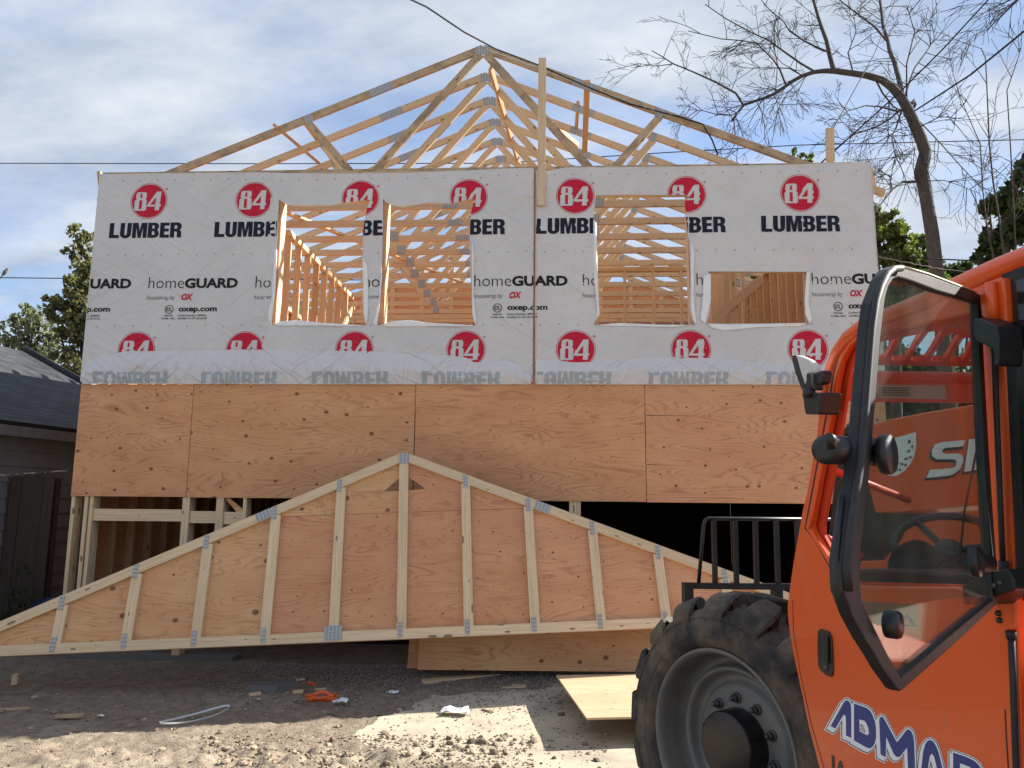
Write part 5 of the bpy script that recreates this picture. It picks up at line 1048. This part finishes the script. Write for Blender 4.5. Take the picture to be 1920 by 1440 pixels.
# handle in its recess
vslab('handle_recess', [(1533, 1182), (1538, 1179), (1553, 1184), (1558, 1195), (1560, 1225), (1560.5, 1262), (1558, 1269), (1549, 1267), (1538, 1258), (1533, 1246), (1532, 1210)], SV-.006, .005, 'black', bev=.003)
vslab('door_handle', [(1544, 1192), (1551, 1194), (1551.5, 1245), (1545, 1242)], SV-.014, .007, 'black', bev=.002)
mb = MB(); mb.lathe(PV(1548.5, 1252, SV-.0075), -tr, [(.0001, .004), (.008, .004), (.009, 0)], 14); mb.build('door_lock', M['nut'], TH)
# lettering on the door
def cg6(p): return (1500+p[0]*.2222, 1120+p[1]*.2222)
LET = [[[(258, 1086), (372, 882), (386, 870), (402, 869), (416, 880), (428, 905), (432, 940), (433, 1188), (388, 1166), (387, 1008), (374, 988), (360, 1003), (298, 1108)]],
       [[(455, 895), (560, 932), (590, 955), (612, 992), (632, 1045), (641, 1100), (642, 1180), (634, 1225), (618, 1256), (590, 1275), (560, 1267), (455, 1207)], [(500, 1030), (540, 1040), (560, 1062), (575, 1100), (582, 1150), (565, 1164), (504, 1130)]],
       [[(668, 1035), (674, 1014), (686, 1006), (702, 1012), (716, 1036), (818, 1224), (886, 1136), (904, 1116), (922, 1116), (940, 1132), (956, 1168), (964, 1230), (974, 1520), (914, 1500), (903, 1268), (842, 1346), (815, 1348), (792, 1325), (728, 1178), (724, 1350), (680, 1326)]],
       [[(1010, 1560), (1040, 1300), (1056, 1240), (1076, 1210), (1100, 1203), (1126, 1218), (1150, 1258), (1170, 1310), (1225, 1530), (1180, 1540), (1132, 1345), (1112, 1318), (1095, 1340), (1062, 1560)]],
       [[(1292, 1308), (1400, 1345), (1470, 1378), (1512, 1418), (1536, 1470), (1530, 1520), (1490, 1545), (1540, 1680), (1480, 1660), (1400, 1540), (1350, 1530), (1352, 1640), (1292, 1620)], [(1350, 1400), (1430, 1430), (1465, 1460), (1455, 1490), (1350, 1470)]]]
def grow(l, d, outer=True):
    n = len(l); A = sum(l[i][0]*l[(i+1) % n][1]-l[(i+1) % n][0]*l[i][1] for i in range(n)); sgn = 1 if A > 0 else -1; out_ = []
    for i in range(n):
        p, q, r_ = np.array(l[i-1]), np.array(l[i]), np.array(l[(i+1) % n]); e1 = (q-p)/np.linalg.norm(q-p); e2 = (r_-q)/np.linalg.norm(r_-q)
        n1 = np.array((e1[1], -e1[0]))*sgn; n2 = np.array((e2[1], -e2[0]))*sgn; m_ = n1+n2; m_ = m_/max(.6, np.dot(m_, m_)**.5)*min(1.6, 2/max(.5, np.dot(m_, m_)**.5)); out_.append(tuple(q+m_*d*(1 if outer else -1)))
    return out_
LAY = [(24, -22, 22, 'decalwhite', .0006), (24, 0, 0, 'decalwhite', .0008), (18, -21, 21, 'decaldark', .0010), (18, 0, 0, 'decaldark', .0012), (12, -19, 19, 'decalwhite', .0014), (12, 0, 0, 'decalwhite', .0016), (0, 0, 0, 'decalblue', .0018)]
acc = {}
for g_, dx_, dy_, m_, lift in LAY:
    mb = acc.setdefault(m_, MB())
    for lt in LET:
        ls = [[(p[0]+dx_, p[1]+dy_) for p in (grow(l, g_, j == 0) if (g_ and j == 0) else (grow(l, -g_*.0+(-g_*.8), True) if g_ else l))] for j, l in enumerate(lt)]
        W3 = [[PV(*cg6(p), SV-lift) for p in l] for l in ls]; mb.slab(W3[0], tr, -.0001, holes=W3[1:])
for m_, mb in acc.items(): mb.build('door_lettering', M[m_], TH)
mb = MB()
for l in ([(1559, 1415), (1564, 1417.5), (1567, 1500), (1562, 1497)],): mb.slab([PV(*p, SV-.001) for p in l], tr, -.0001)
for cx_, cy_ in ((1576, 1480), (1594, 1494)):
    mb.slab([PV(cx_+8*math.cos(a), cy_+55*math.sin(a)*.98+8*math.cos(a)*.4, SV-.001) for a in np.linspace(0, 6.28, 24)[:-1]], tr, -.0001, holes=[[PV(cx_+3*math.cos(a), cy_+42*math.sin(a)+3*math.cos(a)*.4, SV-.001) for a in np.linspace(0, 6.28, 20)[:-1]]])
mb.build('door_lettering', M['decaldark'], TH)
# ---- open window
HO = PV(1858, 880, SV-.03); beta = R(50); gdir = -(td*math.cos(beta)+tr*math.sin(beta)); gN = gdir.cross(Zv).normalized()
if gN.dot(FWD) > 0: gN = -gN                  # towards the camera
def PG(px, py, d=0.0): return on(px, py, HO+gN*d, gN)
def gslab(nm, pts, d, th, m, holes=(), bev=0, parent=None):
    mb = MB(); mb.slab([PG(a, b, d) for a, b in pts], -gN, th, holes=[[PG(a, b, d) for a, b in h] for h in holes]); o = mb.build(nm, M[m] if isinstance(m, str) else m, parent or win)
    if bev: md = o.modifiers.new('b', 'BEVEL'); md.width = bev; md.segments = 2; md.limit_method = 'ANGLE'; md.angle_limit = R(40)
    return o
fr_o = [(1840, 553), (1819, 544), (1780, 529), (1736, 513), (1700, 500), (1690, 497.5), (1677, 498), (1666, 504), (1654, 520), (1644.5, 543), (1635, 568), (1628, 616), (1613, 805), (1604, 885), (1589, 985), (1580, 1060), (1582, 1110), (1598, 1155), (1622, 1200), (1640, 1228), (1656, 1256), (1673, 1280), (1682, 1293), (1689, 1296.5), (1697, 1291), (1760, 1235), (1810, 1190), (1873, 1130), (1870, 1070), (1862, 960), (1853, 820), (1846, 690)]
fr_i = [(1834, 567), (1757, 545), (1715, 529), (1700, 524), (1684, 520), (1675, 524), (1666, 538), (1660, 561), (1652, 628), (1640, 780), (1628, 924), (1618, 1000), (1612, 1065), (1616, 1125), (1640, 1176), (1664, 1225), (1689, 1269), (1730, 1234), (1790, 1182), (1862, 1123), (1858, 1050), (1851, 940), (1843, 790), (1838, 680)]
win = gslab('window_frame', fr_o, 0, .018, 'rubber', [fr_i], bev=.003, parent=TH)
band = mat('glass_border', (.035, .022, .022), .12)
gslab('window_glass', fr_i, -.006, .005, 'glass')
mb = MB(); pth = [(1690, 503), (1676, 504), (1664, 514), (1652, 538), (1643, 566), (1635, 616), (1620, 805), (1611, 885), (1596, 985), (1588, 1062), (1592, 1108)]; mb.tube([PG(a, b, .006) for a, b in pth], .006, 10); mb.build('edge_moulding', M['rubber'], win)
mb = MB(); pth = [(1578, 930), (1572, 990), (1566, 1050), (1568, 1105), (1586, 1152), (1612, 1200), (1634, 1226)]; mb.tube([PG(a, b, -.012) for a, b in pth], [.004, .006, .008, .008, .007, .006, .003], 10); mb.build('edge_seal', M['black'], win)
mb = MB(); mb.tube([PG(1690, 499, .0), PG(1740, 513.5, .0), PG(1830, 547.5, .0)], .0022, 6); mb.build('top_moulding', mat('bright_edge', (.6, .6, .45), .4), win)
def knob(px, py, r, ln, d=0.004, nm='latch_knob'):
    mb = MB(); mb.lathe(PG(px, py, d), gN, [(r*.5, 0), (r*.95, .002), (r, ln*.3), (r, ln*.8), (r*.9, ln), (.0001, ln+.001)], 28); return mb.build(nm, M['black'], win)
knob(1650, 852, .031, .018); knob(1658, 1169, .020, .022, nm='lower_latch_knob'); knob(1818, 1052, .030, .02, nm='hinge_knob')
mb = MB(); mb.tube([PG(1546, 843, -.03), PG(1549, 843, -.03), PG(1610, 846, -.03), PG(1640, 848, -.012)], [.012, .0215, .022, .022], 18); mb.build('latch_cylinder', M['black'], win)
mb = MB(); mb.tube([PG(1558, 838, -.01), PG(1556, 822, -.008), PG(1553, 818, -.008)], [.008, .009, .006], 10); mb.build('latch_lever', M['black'], win)
mb = MB(); mb.tube([PG(1822, 1054, .012), PG(1850, 1056, .012)], .019, 18); mb.build('hinge_roller', M['rubber'], win)
vslab('hinge_block', [(1824, 598), (1835, 596), (1868, 612), (1872, 640), (1871, 684), (1864, 688), (1862, 655), (1830, 640), (1824, 625)], SV-.075, .06, 'black', bev=.004)
vslab('hinge_block', [(1803, 1098), (1818, 1088), (1868, 1070), (1888, 1066), (1899, 1084), (1901, 1106), (1862, 1120), (1846, 1132), (1806, 1134)], SV-.085, .07, 'black', bev=.005)
mb = MB(); [mb.lathe(PV(a, b, SV-.086), -tr, [(.0001, .004), (.005, .004), (.006, 0)], 10) for a, b in ((1864, 1098), (1875, 1093))]; mb.build('hinge_bolt', M['nut'], TH)
stg = mat('sticker_clear', (.44, .19, .11), .35)
gslab('safety_sticker', [(1616, 1128), (1719, 1134), (1721, 1139), (1722, 1178), (1716, 1179), (1640, 1171), (1630, 1150)], -.014, .0005, stg)
gslab('sticker_print', [(1702, 1149), (1719, 1176), (1687, 1173)], -.0125, .0004, 'decaldark', [[(1702, 1155), (1713, 1172), (1693, 1170)]])
gslab('sticker_print', [(1619, 1145), (1625, 1150), (1630, 1147), (1627, 1154), (1632, 1160), (1624, 1157), (1619, 1160), (1621, 1153)], -.0125, .0004, 'decaldark')
gslab('sticker_print', [(1694, 1214), (1697, 1213), (1698, 1220), (1701, 1238), (1696, 1246), (1691, 1245), (1692, 1232), (1695, 1222)], -.0125, .0004, mat('red_print', (.25, .03, .02), .5))
# ---- boom with decals, seen through the cab
BV = 2.2
mb = MB(); bo = [(1612, 802), (1661, 787), (1733, 773), (1829, 757), (2000, 728), (2300, 690), (2300, 890), (2000, 930), (1827, 948), (1657, 962), (1640, 962), (1625, 900)]
o = vslab('boom', bo, BV, .36, 'orange', bev=.012)
S_ = [(1737, 896), (1744, 881), (1786, 878), (1792, 874), (1794, 865), (1790, 861), (1757, 861), (1748, 855), (1747, 845), (1753, 834), (1766, 829), (1810, 825), (1806, 837), (1772, 840), (1767, 844), (1768, 849), (1773, 851), (1797, 850), (1806, 855), (1806, 866), (1800, 880), (1790, 888), (1780, 892)]
K_ = [(1808, 885), (1817, 824), (1842, 821), (1839, 842), (1866, 817), (1892, 813), (1856, 848), (1880, 873), (1854, 877), (1836, 856), (1832, 881)]
for l in (S_, K_):
    mb = MB(); mb.slab([PV(a-2.5, b+4, BV-.001) for a, b in grow(l, 1.8)], tr, -.0005); mb.build('boom_lettering', M['decaldark'], o)
    mb = MB(); mb.slab([PV(a, b, BV-.002) for a, b in l], tr, -.0005); mb.build('boom_lettering', M['decalwhite'], o)
arcp = [(1716+1.5-0, 810)] + [(1718, 822), (1718, 838), (1714, 856), (1706, 872), (1695, 884), (1684, 891), (1674, 893), (1666, 891)]
mb = MB(); mb.slab([PV(a, b, BV-.0015) for a, b in arcp+[(1664, 880), (1668, 862), (1676, 822)]], tr, -.0005); mb.build('angle_indicator', M['decalwhite'], o)
mb = MB()
for tx, x, y in (('80', 1705, 828), ('70', 1710, 838), ('60', 1704, 846), ('50', 1706, 858), ('40', 1698, 861), ('30', 1697, 872), ('20', 1690, 870), ('10', 1686, 881), ('0', 1678, 882)):
    tl = text_loops(tx, .03); a = math.atan2(-(y-822), (x-1676)); ca, sa = math.cos(a+1.57), math.sin(a+1.57)
    for l in tl:
        pts = [((p[0]-.5)*7, (p[1]-.5)*5.2) for p in l]; ee = [PV(x+p[0]*ca+p[1]*sa, y-(p[0]*sa*1-p[1]*ca), BV-.0025) for p in pts]
        mb.slab(ee, tr, -.0003)
mb.build('indicator_numbers', M['decaldark'], o)
vslab('boom_head', [(1573, 826), (1582, 812), (1610, 806), (1650, 806), (1655, 960), (1650, 1052), (1548, 1052), (1560, 930)], BV+.02, .30, 'blacksteel', bev=.01)
mb = MB(); mb.tube([PV(1583, 812, BV), PV(1593, 803, BV), (PV(1606, 797, BV)), PV(1630, 793, BV)], .018, 10); mb.tube([PV(1592, 800, BV+.1), PV(1640, 806, BV+.1)], .02, 8); mb.tube([PV(1586, 925, BV-.05), PV(1580, 1060, BV-.05)], .03, 12); mb.build('hydraulic_hose', M['black'], TH)
vslab('engine_hood', [(1690, 1010), (1700, 985), (1722, 968), (1800, 958), (2200, 930), (2300, 1300), (1700, 1300), (1600, 1200), (1612, 1052), (1655, 1050)], 2.05, .1, 'orange', bev=.01)
MB().obox(mp_(2.2, 2.5, .62), td, tr, Zv, 2.3, .42, .20).build('chassis', M['blacksteel'], TH)
# cab inside
mb = MB(); wc = PV(1778, 1022, 1.80); wn = (Vector((0, 0, 1))*.80-td*.45-tr*.35).normalized(); wx = wn.cross(td).normalized(); wy = wn.cross(wx)
mb.tube([wc+(wx*math.cos(a)+wy*math.sin(a))*.165 for a in np.linspace(0, 2*math.pi, 41)], .014, 10, caps=False)
for a in (.4, 2.5, 4.6): mb.tube([wc-wn*.03, wc+(wx*math.cos(a)+wy*math.sin(a))*.16], .012, 8)
mb.lathe(wc-wn*.05, wn, [(.03, 0), (.05, .03), (.035, .05), (.0001, .052)], 20); mb.build('steering_wheel', M['black'], TH)
mb = MB(); mb.tube([wc-wn*.05, wc-wn*.45], .035, 12); mb.build('steering_column', M['black'], TH)
vslab('dashboard', [(1598, 1078), (1612, 1066), (1700, 1068), (1760, 1072), (1870, 1080), (1880, 1140), (1605, 1140)], 1.46, .35, 'black', bev=.01)
mb = MB(); mb.lathe(PV(1712, 1056, 1.62), (-tr*.75+Zv*.5-td*.3).normalized(), [(.0001, -.03), (.05, -.022), (.075, 0), (.082, .01), (.082, -.01), (.07, -.03)], 28); mb.build('round_vent', M['rubber'], TH)
mb = MB(); mb.tube([PV(1838, 812, 1.7), PV(1808, 960, 1.7), PV(1800, 1040, 1.7)], .0035, 6); mb.build('cab_cable', M['black'], TH)
for y0, y1, x0, x1, nm in ((880, 899, 1558, 1606, 'guard_bar'), (1005, 1018, 1543, 1568, 'guard_bar')):
    a, b = PV(x0, y0, SV+.05), PV(x1, y1, SV+.17); b = a+(b-a)*3.2; MB().tube([a, b], .0125, 10).build(nm, M['orange_in'], TH)
MB().obox(mp_(1.1, 1.95, 1.0), td, tr, Zv, .25, .24, .08).build('seat', M['black'], TH); MB().obox(mp_(.86, 1.95, 1.35), td, tr, Zv, .05, .24, .32).build('seat_back', M['black'], TH)
MB().obox(mp_(1.7, 1.72, .62), td, tr, Zv, .9, .40, .03).build('cab_floor', M['black'], TH)
# mirror
MV = 1.22
mir = vslab('mirror', [(1484, 672), (1485, 667), (1490, 665.5), (1494, 672), (1500, 695), (1509, 724), (1512, 735), (1506, 737), (1499, 722), (1490, 698)], MV, .03, 'black', bev=.004)
vslab('mirror_face', [(1490, 665.5), (1497, 667), (1506, 670), (1515, 674), (1522, 679), (1527, 685), (1529.5, 691), (1530, 699), (1520, 703), (1512, 712), (1509, 722), (1500, 695), (1494, 672)], MV+.002, .02, mat('mirror_shell', (.62, .62, .58), .4), parent=mir, bev=.004)
vslab('mirror_bracket', [(1511, 700), (1518, 698), (1528, 701), (1531, 697), (1541, 694), (1544, 702), (1541, 718), (1533, 722), (1528, 717), (1527, 732), (1511, 731), (1508, 722), (1511, 713)], MV-.008, .03, 'black', parent=mir, bev=.005)
mb = MB(); mb.tube([PV(1517, 728, MV-.01), PV(1517, 745, MV-.01)], .019, 14); mb.build('mirror_arm', M['black'], mir); mb = MB(); mb.tube([PV(1517, 700, MV-.012), PV(1523, 701, MV-.014), PV(1524, 722, MV-.014)], .0035, 6); mb.build('mirror_cable', M['trim'], mir)
vslab('mirror_mount', [(1504, 736), (1540, 736), (1534, 777), (1509.5, 777), (1506, 760)], MV-.01, .07, 'black', bev=.006)
# ---- wheels
def wheel(C, az):
    f = Vector((math.sin(R(az)), math.cos(R(az)), 0)); n = Vector((-f.y, f.x, 0)); x_ = f; y_ = Zv
    wh = MB(); wh.lathe(C, n, [(.400, .085), (.415, .115), (.425, .140), (.46, .158), (.52, .156), (.560, .140), (.583, .115), (.592, .06), (.592, -.16), (.583, -.205), (.55, -.235), (.46, -.25), (.40, -.20)], 72)
    wheel_ = wh.build('wheel', M['tyre'], TH)
    def P_(r, a, h): return C + (x_*math.cos(a)+y_*math.sin(a))*r + n*h
    mb = MB(); rg = random.Random(4); nl = 17
    for side in (1, -1):
        for i in range(nl):
            a0 = 2*math.pi*(i+(.5 if side < 0 else 0))/nl; hc = -.045
            prof = [(.005, .652, .0), (.055, .655, .03), (.10, .650, .055), (.125, .646, .07), (.160, .628, .075), (.190, .590, .075), (.196, .548, .074)]
            wds = [.075, .105, .110, .112, .112, .106, .088]
            b = len(mb.v); k = len(prof)
            for (h_, r_, da), w_ in zip(prof, wds):
                for s in (-1, -.82, .82, 1): 
                    rr = r_-(.010 if abs(s) == 1 else 0)-rg.uniform(0, .003); ri = min(r_-.02, .60)
                    if h_ > .17: ri = r_
                    mb.v.append(P_(rr, a0+side*0+da+s*w_, hc+side*h_))
                mb.v.append(P_(ri-.035 if h_ < .15 else r_-.012, a0+da-w_*1.02, hc+side*(h_-(.02 if h_ > .15 else 0)))); mb.v.append(P_(ri-.035 if h_ < .15 else r_-.012, a0+da+w_*1.02, hc+side*(h_-(.02 if h_ > .15 else 0))))
            for j in range(k-1):
                p0, p1 = b+j*6, b+(j+1)*6
                for s in range(3): mb.quad((p0+s, p0+s+1, p1+s+1, p1+s))
                mb.quad((p0+4, p0, p1, p1+4)); mb.quad((p0+3, p0+5, p1+5, p1+3))
            mb.quad((b, b+4, b+5, b+3, b+2, b+1)); e = b+(k-1)*6; mb.quad((e, e+1, e+2, e+3, e+5, e+4))
    mb.build('tread', M['tyre'], wheel_)
    mb = MB(); [mb.lathe(C, n, [(r_, .158+h_), (r_+.003, .1625+h_), (r_+.007, .158+h_)], 72) for r_, h_ in ((.468, .0), (.548, -.008), (.440, -.01))]; mb.build('sidewall_rib', M['tyre'], wheel_)
    mb = MB()                                     # worn moulded blocks hinting at sidewall characters
    for s0, txt in ((1.45, 'TUBELESS'), (4.4, 'TRACTION'),):
        for i, ch in enumerate(txt):
            for l in text_loops(ch, .03):
                pts = [(.487+p[1]*.045, s0+.5-(i+p[0]*.72)*.085) for p in l]; b = len(mb.v)
                if len(l) < 3: continue
                V2, E2, F2 = cdt([Vector(p) for p in l], [(q, (q+1) % len(l)) for q in range(len(l))])
                for p in V2: mb.v.append(P_(.487+p[1]*.045, s0+.5-(i+p[0]*.72)*.085, .1600))
                for t3 in F2: mb.quad([b+q for q in t3])
    mb.build('sidewall_lettering', M['tyre'], wheel_) if False else None
    mb = MB(); mb.lathe(C, n, [(.398, .09), (.412, .118), (.418, .132), (.414, .140), (.405, .138), (.395, .128), (.388, .10), (.384, .03), (.378, .0), (.362, -.018), (.345, -.02), (.334, -.008), (.330, .020), (.322, .030), (.312, .028), (.303, .012), (.296, -.012), (.278, -.03), (.262, -.024), (.25, -.004), (.24, .0), (.10, .0)], 96); rim = mb.build('rim', M['rim'], wheel_)
    for i in range(10):
        a = 2*math.pi*(i+.35)/10; c = P_(.192, a, .0); mb = MB(); mb.lathe(c, n, [(.024, 0), (.024, .008), (.018, .010)], 14); mb.lathe(c, n, [(.017, .008), (.017, .028), (.013, .032)], 6, False); mb.lathe(c, n, [(.009, .03), (.009, .045), (.0001, .046)], 8); mb.build('wheel_nut', M['nut'], wheel_)
    mb = MB(); mb.lathe(C, n, [(.152, -.005), (.150, .02), (.148, .095), (.142, .106), (.136, .108), (.0001, .108)], 48); mb.build('hub', M['hub'], wheel_)
    mb = MB(); mb.tube([C-n*.9, C-n*.02], .09, 14); mb.build('axle', M['blacksteel'], wheel_)
    return wheel_
WC = at(1391, 1394, 2, .65); w1 = wheel(WC, -34)
far = w1.copy(); coll.objects.link(far); far.parent = TH; far.location = w1.location+tr*1.95
for ch in w1.children: d = ch.copy(); coll.objects.link(d); d.parent = far
# ---- fork carriage
UC = 4.7
def ubar(mb, p, q, wd, dp): mb.beam(PU(*p, UC), PU(*q, UC), wd, dp, td)
mb = MB(); mb.tube([PU(1310, 1094, UC), PU(1319, 985, UC), PU(1322, 976, UC), PU(1328, 972, UC), PU(1400, 972.5, UC), PU(1560, 974, UC)], .012, 8)
for a, b in ((1338, 1341), (1378, 1381), (1416, 1419), (1455, 1459), (1494, 1500), (1532, 1540)): ubar(mb, (a, 974), (b, 1096), .026, .03)
ubar(mb, (1300, 1098), (1560, 1101), .035, .05); mb.build('load_backrest', M['blacksteel'], TH)
mb = MB(); ubar(mb, (1289, 1092), (1291, 1240), .055, .06); ubar(mb, (1456, 1100), (1458, 1240), .055, .06); ubar(mb, (1286, 1150), (1560, 1150), .06, .06); ubar(mb, (1286, 1230), (1560, 1232), .06, .06); mb.build('fork_carriage', M['blacksteel'], TH)
for v in (1.95, 2.85):
    mb = MB(); mb.obox(mp_(UC+.10, v, .48), Zv, tr, td, .34, .06, .022); mb.obox(mp_(UC+.68, v, .155), td, tr, Zv, .60, .06, .018); mb.build('fork', M['blacksteel'], TH)
mb = MB(); mb.beam(mp_(UC-.1, 2.5, .75), mp_(3.7, 2.45, 1.75), .22, .24, tr); mb.build('boom_nose', M['blacksteel'], TH)
print('objects', len(bpy.data.objects), 'polys', sum(len(o.data.polygons) for o in bpy.data.objects if o.type == 'MESH'))
